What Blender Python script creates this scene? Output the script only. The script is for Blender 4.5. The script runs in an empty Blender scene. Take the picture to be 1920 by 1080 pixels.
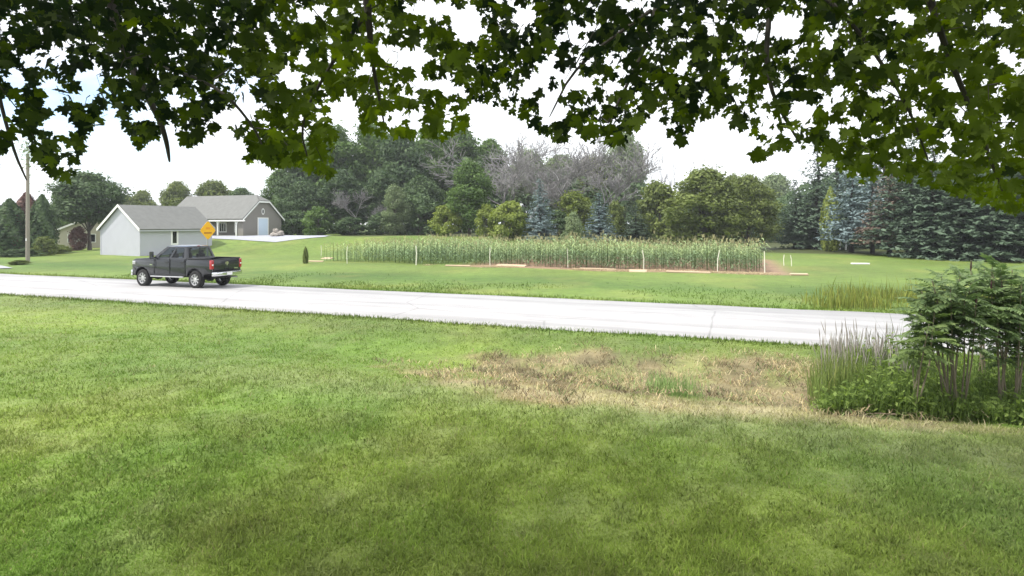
import bpy, bmesh, math, random
import numpy as np
from mathutils import Vector, Matrix

# ---------------------------------------------------------------- camera, sky, sun, exposure
SC = bpy.context.scene
COL = SC.collection
F, CX, HY, EYE = 1100.0, 960.0, 421.0, 3.0          # photo pixels: focal length, centre column, horizon row; eye height (m)
cd = bpy.data.cameras.new('camera'); cam = bpy.data.objects.new('camera', cd); COL.objects.link(cam)
cam.location = (0, 0, EYE); cam.rotation_euler = (math.radians(90), 0, 0)
cd.sensor_width = 36; cd.lens = 36 * F / 1920; cd.shift_y = -(540 - HY) / 1920
cd.clip_start = 0.05; cd.clip_end = 3000
SC.camera = cam

SUN_EL, SUN_AZ = math.radians(57), math.radians(250)  # azimuth clockwise from +y (the view direction)
w = bpy.data.worlds.new('World'); SC.world = w; w.use_nodes = True
nt = w.node_tree; nt.nodes.clear()
out = nt.nodes.new('ShaderNodeOutputWorld'); bg = nt.nodes.new('ShaderNodeBackground')
sky = nt.nodes.new('ShaderNodeTexSky'); sky.sky_type = 'NISHITA'; sky.sun_disc = False
sky.sun_elevation = SUN_EL; sky.sun_rotation = SUN_AZ; sky.dust_density = .6
tc = nt.nodes.new('ShaderNodeTexCoord'); mp = nt.nodes.new('ShaderNodeMapping')
mp.inputs['Scale'].default_value = (1.0, 1.0, 2.6); mp.inputs['Location'].default_value = (1.35, 0.7, 0.1)
nz = nt.nodes.new('ShaderNodeTexNoise'); nz.inputs['Scale'].default_value = 2.2; nz.inputs['Detail'].default_value = 7; nz.inputs['Roughness'].default_value = 0.55
rp = nt.nodes.new('ShaderNodeValToRGB'); rp.color_ramp.elements[0].position = 0.28; rp.color_ramp.elements[1].position = 0.43
mx = nt.nodes.new('ShaderNodeMix'); mx.data_type = 'RGBA'
mx.inputs[7].default_value = (9.3, 9.6, 10.0, 1)
nt.links.new(tc.outputs['Generated'], mp.inputs['Vector']); nt.links.new(mp.outputs[0], nz.inputs['Vector'])
vd = nt.nodes.new('ShaderNodeVectorMath'); vd.operation = 'DISTANCE'; vd.inputs[1].default_value = (-.63, .76, .16)
vr = nt.nodes.new('ShaderNodeMapRange'); vr.inputs[1].default_value = .05; vr.inputs[2].default_value = .5; vr.inputs[3].default_value = -.23; vr.inputs[4].default_value = .04
va = nt.nodes.new('ShaderNodeMath'); va.operation = 'ADD'
nt.links.new(tc.outputs['Generated'], vd.inputs[0]); nt.links.new(vd.outputs['Value'], vr.inputs[0]); nt.links.new(vr.outputs[0], va.inputs[0]); nt.links.new(nz.outputs['Fac'], va.inputs[1])
nt.links.new(va.outputs[0], rp.inputs['Fac']); nt.links.new(rp.outputs['Color'], mx.inputs[0])
gn = nt.nodes.new('ShaderNodeVectorMath'); gn.operation = 'SCALE'; gn.inputs['Scale'].default_value = 1.6
nt.links.new(sky.outputs['Color'], gn.inputs[0]); nt.links.new(gn.outputs[0], mx.inputs[6]); nt.links.new(mx.outputs[2], bg.inputs['Color'])
bg.inputs['Strength'].default_value = 0.1
nt.links.new(bg.outputs[0], out.inputs['Surface'])
sd = bpy.data.lights.new('sun', 'SUN'); sun = bpy.data.objects.new('sun', sd); COL.objects.link(sun)
sd.energy = 3.6; sd.angle = math.radians(4); sd.color = (1.0, 0.955, 0.88)
SUNV = Vector((math.sin(SUN_AZ) * math.cos(SUN_EL), math.cos(SUN_AZ) * math.cos(SUN_EL), math.sin(SUN_EL)))
sun.rotation_euler = SUNV.to_track_quat('Z', 'Y').to_euler(); sun.location = SUNV * 60
SC.view_settings.view_transform = 'Standard'; SC.view_settings.look = 'None'
SC.view_settings.gamma = 1; SC.view_settings.use_curve_mapping = False
SC.view_settings.exposure = 0.75
SC.render.engine = 'CYCLES'
SC.cycles.max_bounces = 6; SC.cycles.transparent_max_bounces = 8; SC.cycles.diffuse_bounces = 3

# ---------------------------------------------------------------- helpers
R = math.radians
A = R(20); CA, SA = math.cos(A), math.sin(A)         # the road runs 20 degrees off the picture plane
def at(px, py, Y):                                    # photo pixel + distance -> point
    return Vector(((px - CX) / F * Y, Y, EYE - (py - HY) / F * Y))
def ss(t): t = np.clip(t, 0, 1); return t * t * (3 - 2 * t)
def vnoise(x, y, scale, seed=0):
    x = np.asarray(x, float) / scale + seed * 17.31; y = np.asarray(y, float) / scale + seed * 9.77
    xi, yi = np.floor(x), np.floor(y); fx, fy = x - xi, y - yi
    fx = fx * fx * (3 - 2 * fx); fy = fy * fy * (3 - 2 * fy)
    def hsh(a, b):
        v = np.sin(a * 127.1 + b * 311.7 + seed * 74.7) * 43758.5453
        return v - np.floor(v)
    return (hsh(xi, yi) * (1 - fx) + hsh(xi + 1, yi) * fx) * (1 - fy) + (hsh(xi, yi + 1) * (1 - fx) + hsh(xi + 1, yi + 1) * fx) * fy
def fbm(x, y, scale, seed=0, o=4):
    r = 0; a = .5; tot = 0
    for k in range(o):
        r = r + a * vnoise(x, y, scale / 2 ** k, seed + k); tot += a; a *= .5
    return r / tot
P_NEAR, P_FAR = 16.55, 23.0
def pq(x, y): return np.asarray(y) * CA + np.asarray(x) * SA, np.asarray(x) * CA - np.asarray(y) * SA
def from_pq(p, q): return q * CA + p * SA, p * CA - q * SA
def ditch_profile(p, q):
    d = np.exp(-((p - 12.6) / 1.7) ** 2)
    return d * (0.12 + 0.26 * ss((q + 14) / 12.0))
def height(x, y):
    x = np.asarray(x, float); y = np.asarray(y, float)
    p, q = pq(x, y)
    h = -ditch_profile(p, q)
    rise = 1.6 * ss((y - 58) / 11) * ss((x + 47) / 8) * (1 - ss((x - 2) / 26))
    off = np.clip(np.maximum(P_NEAR - p, p - P_FAR), 0, None)
    rough = (fbm(x, y, 6, 3) - .5) * .16 * ss(off / 3)
    h = h + rise + rough - 0.05 * ss((off + .3) / .8) * 1.0 + 0.05 * ss((off - 2) / 3)
    h = np.where((p > P_NEAR - .25) & (p < P_FAR + .25), -0.06, h)
    return h
def H(x, y): return float(height(np.array([x]), np.array([y]))[0])

def tag(o, label=None, cat=None, group=None, kind=None):
    if label: o['label'] = label
    if cat: o['category'] = cat
    if group: o['group'] = group
    if kind: o['kind'] = kind
    return o
def link(o, parent=None):
    COL.objects.link(o)
    if parent is not None: o.parent = parent
    return o
def empty(name, loc=(0, 0, 0), rz=0, scale=None):
    o = bpy.data.objects.new(name, None); o.location = loc; o.rotation_euler = (0, 0, rz)
    o.empty_display_size = .2
    if scale: o.scale = scale
    return link(o)
def npmesh(name, V, Fc, mat=None, tint=None, col=None, smooth=False, mi=None):
    V = np.asarray(V, np.float32).reshape(-1, 3); Fc = np.asarray(Fc, np.int32); k = Fc.shape[1]
    me = bpy.data.meshes.new(name)
    me.vertices.add(len(V)); me.vertices.foreach_set('co', V.ravel())
    me.loops.add(Fc.size); me.loops.foreach_set('vertex_index', Fc.ravel())
    me.polygons.add(len(Fc)); me.polygons.foreach_set('loop_start', np.arange(0, Fc.size, k, dtype=np.int32))
    me.polygons.foreach_set('loop_total', np.full(len(Fc), k, np.int32))
    if mi is not None: me.polygons.foreach_set('material_index', np.asarray(mi, np.int32))
    if smooth: me.polygons.foreach_set('use_smooth', np.ones(len(Fc), bool))
    if tint is not None:
        a = me.attributes.new('tint', 'FLOAT', 'POINT'); a.data.foreach_set('value', np.asarray(tint, np.float32))
    if col is not None:
        a = me.attributes.new('Col', 'FLOAT_COLOR', 'POINT')
        c = np.ones((len(V), 4), np.float32); c[:, :3] = col; a.data.foreach_set('color', c.ravel())
    me.update(calc_edges=True)
    if mat:
        for m in (mat if isinstance(mat, (list, tuple)) else [mat]): me.materials.append(m)
    return me
def mobj(name, me, parent=None, loc=None, rz=None):
    o = bpy.data.objects.new(name, me)
    if loc is not None: o.location = loc
    if rz is not None: o.rotation_euler = (0, 0, rz)
    return link(o, parent)

class MB:                                             # collects shapes into one mesh
    def __init__(s): s.bm = bmesh.new()
    def box(s, c, d, rot=None, taper=None):
        hx, hy, hz = d[0] / 2, d[1] / 2, d[2] / 2
        vs = []
        for x, y, z in ((-1,-1,-1),(1,-1,-1),(1,1,-1),(-1,1,-1),(-1,-1,1),(1,-1,1),(1,1,1),(-1,1,1)):
            v = Vector((x*hx, y*hy, z*hz))
            if taper and z > 0: v.x *= taper; v.y *= taper
            if rot is not None: v = rot @ v
            vs.append(s.bm.verts.new(v + Vector(c)))
        for f in ((3,2,1,0),(4,5,6,7),(0,1,5,4),(1,2,6,5),(2,3,7,6),(3,0,4,7)): s.bm.faces.new([vs[i] for i in f])
        return s
    def face(s, pts): s.bm.faces.new([s.bm.verts.new(p) for p in pts]); return s
    def prism(s, pts, vec):                           # polygon swept along vec
        vec = Vector(vec); a = [s.bm.verts.new(p) for p in pts]; b = [s.bm.verts.new(Vector(p) + vec) for p in pts]
        n = len(a); s.bm.faces.new(a[::-1]); s.bm.faces.new(b)
        for i in range(n): s.bm.faces.new((a[i], a[(i+1) % n], b[(i+1) % n], b[i]))
        return s
    def tube(s, pts, rad, n=8, cap=True):
        rings = []
        for i, p in enumerate(pts):
            p = Vector(p); d = (Vector(pts[min(i+1, len(pts)-1)]) - Vector(pts[max(i-1, 0)])).normalized()
            u = d.orthogonal().normalized() if i == 0 else (uu - d * uu.dot(d)).normalized()
            uu = u; v = d.cross(u); r = rad[i] if hasattr(rad, '__len__') else rad
            rings.append([s.bm.verts.new(p + (u * math.cos(t) + v * math.sin(t)) * r) for t in [2*math.pi*k/n for k in range(n)]])
        for a, b in zip(rings, rings[1:]):
            for k in range(n): s.bm.faces.new((a[k], a[(k+1) % n], b[(k+1) % n], b[k]))
        if cap: s.bm.faces.new(rings[0][::-1]); s.bm.faces.new(rings[-1])
        return s
    def lathe(s, prof, axis='y', n=24, c=(0, 0, 0)):  # prof = (radius, along) ; ring about axis
        c = Vector(c); rings = []
        for r, h in prof:
            ring = []
            for k in range(n):
                t = 2*math.pi*k/n
                v = Vector((r*math.cos(t), h, r*math.sin(t))) if axis == 'y' else Vector((r*math.cos(t), r*math.sin(t), h))
                ring.append(s.bm.verts.new(c + v))
            rings.append(ring)
        for a, b in zip(rings, rings[1:]):
            for k in range(n): s.bm.faces.new((a[k], a[(k+1) % n], b[(k+1) % n], b[k]))
        return s
    def build(s, name, mat, parent=None, loc=None, rz=None, bevel=0, seg=2, smooth=False, ang=30):
        bm = s.bm
        bmesh.ops.recalc_face_normals(bm, faces=bm.faces[:])
        if bevel:
            ed = [e for e in bm.edges if len(e.link_faces) == 2 and e.calc_face_angle(0) > R(ang)]
            bmesh.ops.bevel(bm, geom=ed, offset=bevel, segments=seg, profile=.5, affect='EDGES', clamp_overlap=True)
        me = bpy.data.meshes.new(name); bm.to_mesh(me); bm.free()
        if mat: me.materials.append(mat)
        if smooth:
            me.polygons.foreach_set('use_smooth', np.ones(len(me.polygons), bool))
            if hasattr(me, 'set_sharp_from_angle'): me.set_sharp_from_angle(angle=R(35))
        return mobj(name, me, parent, loc, rz)

# ---------------------------------------------------------------- materials
MATS = {}
def nodes(name):
    m = bpy.data.materials.new(name); m.use_nodes = True; MATS[name] = m
    return m, m.node_tree, m.node_tree.nodes['Principled BSDF']
def solid(name, rgb, rough=.6, metal=0, spec=.4, var=.12, vscale=6, bump=0, bscale=60, coat=0, stretch=None):
    m, t, b = nodes(name); N = t.nodes.new
    b.inputs['Roughness'].default_value = rough; b.inputs['Metallic'].default_value = metal
    b.inputs['Specular IOR Level'].default_value = spec; b.inputs['Coat Weight'].default_value = coat
    co = N('ShaderNodeTexCoord'); mp = N('ShaderNodeMapping'); t.links.new(co.outputs['Object'], mp.inputs['Vector'])
    if stretch: mp.inputs['Scale'].default_value = stretch
    n = N('ShaderNodeTexNoise'); n.inputs['Scale'].default_value = vscale; n.inputs['Detail'].default_value = 5
    t.links.new(mp.outputs[0], n.inputs['Vector'])
    mx = N('ShaderNodeMix'); mx.data_type = 'RGBA'
    mx.inputs[6].default_value = (*[c * (1 - var) for c in rgb], 1); mx.inputs[7].default_value = (*[min(1, c * (1 + var)) for c in rgb], 1)
    t.links.new(n.outputs['Fac'], mx.inputs[0]); t.links.new(mx.outputs[2], b.inputs['Base Color'])
    if bump:
        n2 = N('ShaderNodeTexNoise'); n2.inputs['Scale'].default_value = bscale; n2.inputs['Detail'].default_value = 4
        t.links.new(mp.outputs[0], n2.inputs['Vector'])
        bp = N('ShaderNodeBump'); bp.inputs['Strength'].default_value = bump; bp.inputs['Distance'].default_value = .02
        t.links.new(n2.outputs['Fac'], bp.inputs['Height']); t.links.new(bp.outputs[0], b.inputs['Normal'])
    return m
def leafmat(name, c0, c1, trans=.3, rough=.65, objvar=.0, spec=.25):
    m, t, b = nodes(name); N = t.nodes.new
    at_ = N('ShaderNodeAttribute'); at_.attribute_name = 'tint'
    mx = N('ShaderNodeMix'); mx.data_type = 'RGBA'
    mx.inputs[6].default_value = (*c0, 1); mx.inputs[7].default_value = (*c1, 1)
    fac = at_.outputs['Fac']
    if objvar:
        oi = N('ShaderNodeObjectInfo'); ma = N('ShaderNodeMath'); ma.operation = 'MULTIPLY_ADD'
        ma.inputs[1].default_value = objvar; t.links.new(oi.outputs['Random'], ma.inputs[0]); t.links.new(fac, ma.inputs[2]); fac = ma.outputs[0]
    t.links.new(fac, mx.inputs[0]); t.links.new(mx.outputs[2], b.inputs['Base Color'])
    b.inputs['Roughness'].default_value = rough; b.inputs['Specular IOR Level'].default_value = spec
    tr = N('ShaderNodeBsdfTranslucent')
    hs = N('ShaderNodeHueSaturation'); hs.inputs['Saturation'].default_value = 1.2; hs.inputs['Value'].default_value = 1.3
    t.links.new(mx.outputs[2], hs.inputs['Color']); t.links.new(hs.outputs[0], tr.inputs['Color'])
    ms = N('ShaderNodeMixShader'); ms.inputs[0].default_value = trans
    t.links.new(b.outputs[0], ms.inputs[1]); t.links.new(tr.outputs[0], ms.inputs[2])
    t.links.new(ms.outputs[0], t.nodes['Material Output'].inputs['Surface'])
    return m
def colmat(name, trans=.25, rough=.7, noise=False):
    m, t, b = nodes(name); N = t.nodes.new
    a = N('ShaderNodeAttribute'); a.attribute_name = 'Col'; src = a.outputs['Color']
    if noise:
        co = N('ShaderNodeTexCoord'); n1 = N('ShaderNodeTexNoise'); n1.inputs['Scale'].default_value = 9; n1.inputs['Detail'].default_value = 8; n1.inputs['Roughness'].default_value = .7
        t.links.new(co.outputs['Object'], n1.inputs['Vector'])
        mr = N('ShaderNodeMapRange'); mr.inputs[1].default_value = .35; mr.inputs[2].default_value = .65; mr.inputs[3].default_value = .66; mr.inputs[4].default_value = 1.3
        n2 = N('ShaderNodeTexNoise'); n2.inputs['Scale'].default_value = 1.7; n2.inputs['Detail'].default_value = 6; n2.inputs['Roughness'].default_value = .65; t.links.new(co.outputs['Object'], n2.inputs['Vector'])
        av = N('ShaderNodeMix'); av.inputs[0].default_value = .5; t.links.new(n1.outputs['Fac'], av.inputs[2]); t.links.new(n2.outputs['Fac'], av.inputs[3]); t.links.new(av.outputs[0], mr.inputs[0])
        mx = N('ShaderNodeMix'); mx.data_type = 'RGBA'; mx.blend_type = 'MULTIPLY'; mx.inputs[0].default_value = 1
        t.links.new(src, mx.inputs[6]); t.links.new(mr.outputs[0], mx.inputs[7]); src = mx.outputs[2]
        bp = N('ShaderNodeBump'); bp.inputs['Strength'].default_value = .6; bp.inputs['Distance'].default_value = .05
        t.links.new(n1.outputs['Fac'], bp.inputs['Height']); t.links.new(bp.outputs[0], b.inputs['Normal'])
    t.links.new(src, b.inputs['Base Color'])
    b.inputs['Roughness'].default_value = rough; b.inputs['Specular IOR Level'].default_value = .2
    if trans:
        tr = N('ShaderNodeBsdfTranslucent'); t.links.new(src, tr.inputs['Color'])
        ms = N('ShaderNodeMixShader'); ms.inputs[0].default_value = trans
        t.links.new(b.outputs[0], ms.inputs[1]); t.links.new(tr.outputs[0], ms.inputs[2])
        t.links.new(ms.outputs[0], t.nodes['Material Output'].inputs['Surface'])
    return m
def glass(name, tint=(.5, .55, .58), see=.55):
    m, t, b = nodes(name); N = t.nodes.new
    b.inputs['Base Color'].default_value = (.01, .012, .014, 1); b.inputs['Roughness'].default_value = .04; b.inputs['Specular IOR Level'].default_value = .7
    tp = N('ShaderNodeBsdfTransparent'); tp.inputs[0].default_value = (*tint, 1)
    ms = N('ShaderNodeMixShader'); ms.inputs[0].default_value = see
    t.links.new(b.outputs[0], ms.inputs[1]); t.links.new(tp.outputs[0], ms.inputs[2])
    t.links.new(ms.outputs[0], t.nodes['Material Output'].inputs['Surface'])
    return m
M_GROUND = colmat('ground_turf', trans=0, noise=True); M_BLADE = colmat('grass_blade', trans=.35)
M_BARK = solid('bark_grey', (.10, .085, .07), .9, var=.35, vscale=9, bump=.5, bscale=25, stretch=(1, 1, .25))
M_BARKD = solid('bark_dark', (.030, .025, .020), .9, var=.3, vscale=12, bump=.5, bscale=30, stretch=(1, 1, .25))
M_DEAD = solid('dead_wood', (.235, .225, .23), .95, var=.25, vscale=3)
M_BARE = solid('bare_twig', (.115, .098, .09), .95, var=.25, vscale=3)
M_WHITE = solid('white_trim', (.80, .80, .79), .5, var=.03)
M_CHROME = solid('chrome', (.75, .76, .78), .14, 1, var=.02)
M_ALU = solid('alloy_wheel', (.62, .62, .63), .3, .85, var=.03)
M_PAINT = solid('grey_metallic_paint', (.010, .012, .017), .26, .0, .5, var=.06, coat=.6)
M_BLACK = solid('black_plastic', (.012, .012, .013), .55, var=.1)
M_TYRE = solid('tyre_rubber', (.014, .014, .014), .85, var=.2, bump=.2)
M_RED = solid('tail_lamp_red', (.36, .012, .02), .15, var=.05, coat=1)
M_GLASS = glass('tinted_glass', (.62, .68, .72), .66); M_HGLASS = glass('house_glass', (.3, .33, .36), .25)

# ---------------------------------------------------------------- ground, road, drives
def S2L(r, g, b): return np.array([(c / 255 / 12.92) if c / 255 <= .04045 else ((c / 255 + .055) / 1.055) ** 2.4 for c in (r, g, b)])
def dead_mask(x, y):
    p, q = pq(x, y)
    n = fbm(x, y, 1.3, 11) - .5
    cx = (q + 1.3) / 5.7                                # patch of cut, dead growth in the ditch bottom
    e = np.abs(cx) ** 2.4 + ((p - 12.3 - n * .8 - .10 * np.clip(q, 0, 9)) / (2.6 + .2 * cx)) ** 2 + n * 1.7
    return 1 - ss((e - .55) / .6)
def rim_mask(x, y):                                    # pale straw rim on the near side of the patch
    p, q = pq(x, y); n = fbm(x, y, .9, 21) - .5
    c = 10.05 + .17 * np.clip(q + .5, 0, 9) + n * .9
    return np.exp(-((p - c) / .42) ** 2) * ss((q + 6.2) / 4) * (1 - ss((q - 2.6) / 2.5))
def ground_col(x, y):
    x = np.asarray(x, float); y = np.asarray(y, float); p, q = pq(x, y)
    g1 = np.array([.118, .192, .032]); g2 = np.array([.175, .232, .046]); g3 = np.array([.090, .145, .028]); br = np.array([.185, .170, .075]); pale = np.array([.215, .240, .110])
    a = fbm(x, y, 3.2, 1)[..., None]; b = fbm(x, y, 1.1, 5)[..., None]; c = fbm(x, y, 7.5, 8)[..., None]; d = fbm(x, y, .45, 15)[..., None]
    col = g1 + (g2 - g1) * ss((a - .35) / .35)
    col = col + (g3 - col) * ss((c - .5) / .25) * .5
    col = col + (br - col) * ss((b - .56) / .2) * .2
    col = col + (pale - col) * ss((d - .55) / .25) * .25
    col = col + (pale - col) * (np.exp(-((p - 9.3) / .9) ** 2) * (1 - ss((p - 9.3) / 8)) * ss((q + 13) / 6))[..., None] * .45
    col = col + (pale - col) * (ss((x - 1) / 9) * ss((10.5 - np.abs(p - 8.5) * 3) / 6))[..., None] * .5
    far = ss((p - P_FAR) / 2)[..., None]
    fc = np.array([.112, .166, .034]) * (.62 + .7 * fbm(x, y, 5, 31)[..., None]) + np.array([.045, .028, .012]) * ss((fbm(x, y, 3.0, 33)[..., None] - .5) / .2) - np.array([.045, .042, .010]) * np.exp(-((p - 29.5) / 3.0) ** 2)[..., None]
    col = col + (fc - col) * far * .8
    dk = (np.exp(-((p - 15.3) / 1.1) ** 2) * .45)[..., None]
    col = col + (np.array([.085, .105, .035]) - col) * dk
    dm = dead_mask(x, y)[..., None] * (np.abs(p - 12) < 6)[..., None] * (.45 + .55 * ss((fbm(x, y, .9, 47) - .36) / .2))[..., None]
    dead = np.array([.20, .16, .092]) * (.25 + 1.5 * fbm(x, y, .6, 41)[..., None]) + np.array([.05, .035, .01]) * ss((fbm(x, y, 1.6, 44)[..., None] - .5) / .2)
    col = col + (dead - col) * dm * .92
    rm = rim_mask(x, y)[..., None]
    col = col + (np.array([.42, .37, .22]) - col) * np.clip(rm, 0, 1) * .8
    soil = (ss((p - 37.6) / .8) * (1 - ss((p - 55) / 1)) * ss((q + 20) / 4) * (1 - ss((q - 3.0) / 1.5)))[..., None]
    col = col + (np.array([.25, .165, .11]) * (.8 + .4 * b) - col) * soil
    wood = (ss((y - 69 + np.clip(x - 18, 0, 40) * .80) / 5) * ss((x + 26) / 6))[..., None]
    col = col + (np.array([.04, .042, .02]) - col) * wood * .8  # shade beneath the trees put into the ground colour
    return col
xs = np.concatenate([np.linspace(-900, -75, 24), np.arange(-70, -16, .7), np.arange(-16, 16, .22), np.arange(16, 70, .7), np.linspace(75, 900, 24)])
ys = np.concatenate([np.linspace(-300, -8, 14), np.arange(-5, 3, .6), np.arange(3, 20, .2), np.arange(20, 45, .45), np.arange(45, 120, 1.2), np.linspace(125, 1600, 24)])
GX, GY = np.meshgrid(xs, ys); GZ = height(GX, GY)
nx, ny = len(xs), len(ys)
idx = (np.arange(ny - 1)[:, None] * nx + np.arange(nx - 1)[None, :]).ravel()
gf = np.stack([idx, idx + 1, idx + nx + 1, idx + nx], 1)
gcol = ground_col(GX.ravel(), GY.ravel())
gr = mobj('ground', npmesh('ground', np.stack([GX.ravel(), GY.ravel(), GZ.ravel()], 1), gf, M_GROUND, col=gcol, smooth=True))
tag(gr, 'mown green lawn and fields with a shallow roadside ditch', 'ground', kind='structure')

# road: old, light, sun-bleached asphalt with ragged edges
m, t, b = nodes('bleached_asphalt'); N = t.nodes.new
co = N('ShaderNodeTexCoord')
n1 = N('ShaderNodeTexNoise'); n1.inputs['Scale'].default_value = .8; n1.inputs['Detail'].default_value = 8; t.links.new(co.outputs['Object'], n1.inputs['Vector'])
n2 = N('ShaderNodeTexNoise'); n2.inputs['Scale'].default_value = 55; n2.inputs['Detail'].default_value = 3; t.links.new(co.outputs['Object'], n2.inputs['Vector'])
mpw = N('ShaderNodeMapping'); mpw.inputs['Scale'].default_value = (.05, 1.0, 1); t.links.new(co.outputs['Object'], mpw.inputs['Vector'])
n3 = N('ShaderNodeTexNoise'); n3.inputs['Scale'].default_value = 1.4; n3.inputs['Detail'].default_value = 4; t.links.new(mpw.outputs[0], n3.inputs['Vector'])
vo = N('ShaderNodeTexVoronoi'); vo.feature = 'DISTANCE_TO_EDGE'; vo.inputs['Scale'].default_value = .16
wq = N('ShaderNodeMix'); wq.data_type = 'RGBA'; wq.inputs[0].default_value = .12
t.links.new(co.outputs['Object'], wq.inputs[6]); t.links.new(n1.outputs['Color'], wq.inputs[7]); t.links.new(wq.outputs[2], vo.inputs['Vector'])
cr = N('ShaderNodeMapRange'); cr.inputs[1].default_value = 0; cr.inputs[2].default_value = .006; cr.inputs[3].default_value = .72; cr.inputs[4].default_value = 1; t.links.new(vo.outputs['Distance'], cr.inputs[0])
mixa = N('ShaderNodeMix'); mixa.data_type = 'RGBA'; mixa.inputs[6].default_value = (.345, .34, .35, 1); mixa.inputs[7].default_value = (.46, .455, .455, 1); t.links.new(n1.outputs['Fac'], mixa.inputs[0])
mixb = N('ShaderNodeMix'); mixb.data_type = 'RGBA'; mixb.blend_type = 'MULTIPLY'; mixb.inputs[0].default_value = .35; t.links.new(mixa.outputs[2], mixb.inputs[6]); t.links.new(n2.outputs['Color'], mixb.inputs[7])
mr3 = N('ShaderNodeMapRange'); mr3.inputs[1].default_value = .35; mr3.inputs[2].default_value = .65; mr3.inputs[3].default_value = .8; mr3.inputs[4].default_value = 1.08; t.links.new(n3.outputs['Fac'], mr3.inputs[0])
mixc = N('ShaderNodeMix'); mixc.data_type = 'RGBA'; mixc.blend_type = 'MULTIPLY'; mixc.inputs[0].default_value = 1; t.links.new(mixb.outputs[2], mixc.inputs[6]); t.links.new(mr3.outputs[0], mixc.inputs[7])
mixd = N('ShaderNodeMix'); mixd.data_type = 'RGBA'; mixd.blend_type = 'MULTIPLY'; mixd.inputs[0].default_value = 1; t.links.new(mixc.outputs[2], mixd.inputs[6]); t.links.new(cr.outputs[0], mixd.inputs[7])
t.links.new(mixd.outputs[2], b.inputs['Base Color']); b.inputs['Roughness'].default_value = .85
bp = N('ShaderNodeBump'); bp.inputs['Strength'].default_value = .3; bp.inputs['Distance'].default_value = .01; t.links.new(n2.outputs['Fac'], bp.inputs['Height']); t.links.new(bp.outputs[0], b.inputs['Normal'])
qs = np.concatenate([np.linspace(-700, -80, 30), np.arange(-78, 40, .25), np.linspace(42, 700, 30)])
L0 = P_NEAR + (fbm(qs, qs * 0, 2.2, 51, 5) - .5) * .34; L1 = P_FAR + (fbm(qs, qs * 0 + 50, 2.2, 52, 5) - .5) * .34
rows = [(L0 - .05, -.09), (L0, 0.0), ((L0 + L1) / 2, .055), (L1, 0.0), (L1 + .05, -.09)]
V = np.stack([np.stack([qs, p, np.full_like(qs, z)], 1) for p, z in rows], 1)
n = len(qs); i0 = (np.arange(n - 1)[:, None] * 5 + np.arange(4)[None, :]).ravel()
road = mobj('road', npmesh('road', V.reshape(-1, 3), np.stack([i0, i0 + 5, i0 + 6, i0 + 1], 1), m), rz=-A)
tag(road, 'sun-bleached pale two-lane country road with no painted lines', 'road', kind='structure')
def road_z(p): return .055 * (1 - abs(p - (P_NEAR + P_FAR) / 2) / ((P_FAR - P_NEAR) / 2))

def sheet(name, outline, mat, lift=.02, label='', step=1.0, kind='structure'):
    bm = bmesh.new(); xs_ = [v[0] for v in outline]; ys_ = [v[1] for v in outline]
    f = bm.faces.new([bm.verts.new((x, y, 0)) for x, y in outline])
    for axis, lo, hi in (((1, 0, 0), min(xs_), max(xs_)), ((0, 1, 0), min(ys_), max(ys_))):
        v = lo + step
        while v < hi:
            bmesh.ops.bisect_plane(bm, geom=bm.verts[:] + bm.edges[:] + bm.faces[:], plane_co=(v, v, 0), plane_no=axis); v += step
    for v in bm.verts: v.co.z = H(v.co.x, v.co.y) + lift
    me = bpy.data.meshes.new(name); bm.to_mesh(me); bm.free(); me.materials.append(mat)
    o = mobj(name, me); tag(o, label, name.replace('_', ' '), kind=kind); return o
M_DRIVE = solid('blue_grey_gravel', (.30, .31, .345), .95, var=.2, vscale=3, bump=.4, bscale=30)
sheet('driveway', [(-35.5, 66.6), (-26, 64.5), (-21.5, 67.5), (-21.5, 70.0), (-26, 72.5), (-30.5, 72.2), (-31.8, 69.2), (-36.5, 70.2)], M_DRIVE, .05, 'blue-grey gravel drive in front of the barn-style house')
sheet('side_drive', [(-60, 40.0), (-60, 44.8), (-37.5, 42.6), (-34.2, 40.2), (-36, 38.6), (-40, 38.9)], M_DRIVE, .05, 'grey gravel side drive at the far left edge of the road')

# summer haze: one closed box of thin air round the whole place
hm = bpy.data.materials.new('haze_air'); hm.use_nodes = True; ht_ = hm.node_tree; ht_.nodes.remove(ht_.nodes['Principled BSDF'])
pv = ht_.nodes.new('ShaderNodeVolumePrincipled'); pv.inputs['Color'].default_value = (.90, .94, 1.0, 1); pv.inputs['Density'].default_value = .0005; pv.inputs['Anisotropy'].default_value = .2
ht_.links.new(pv.outputs[0], ht_.nodes['Material Output'].inputs['Volume'])
hz = MB().box((0, 640, 14.2), (1840, 2000, 31.5)).build('haze', hm); tag(hz, 'thin pale summer haze over the fields and wood', 'haze', kind='stuff')

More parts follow.
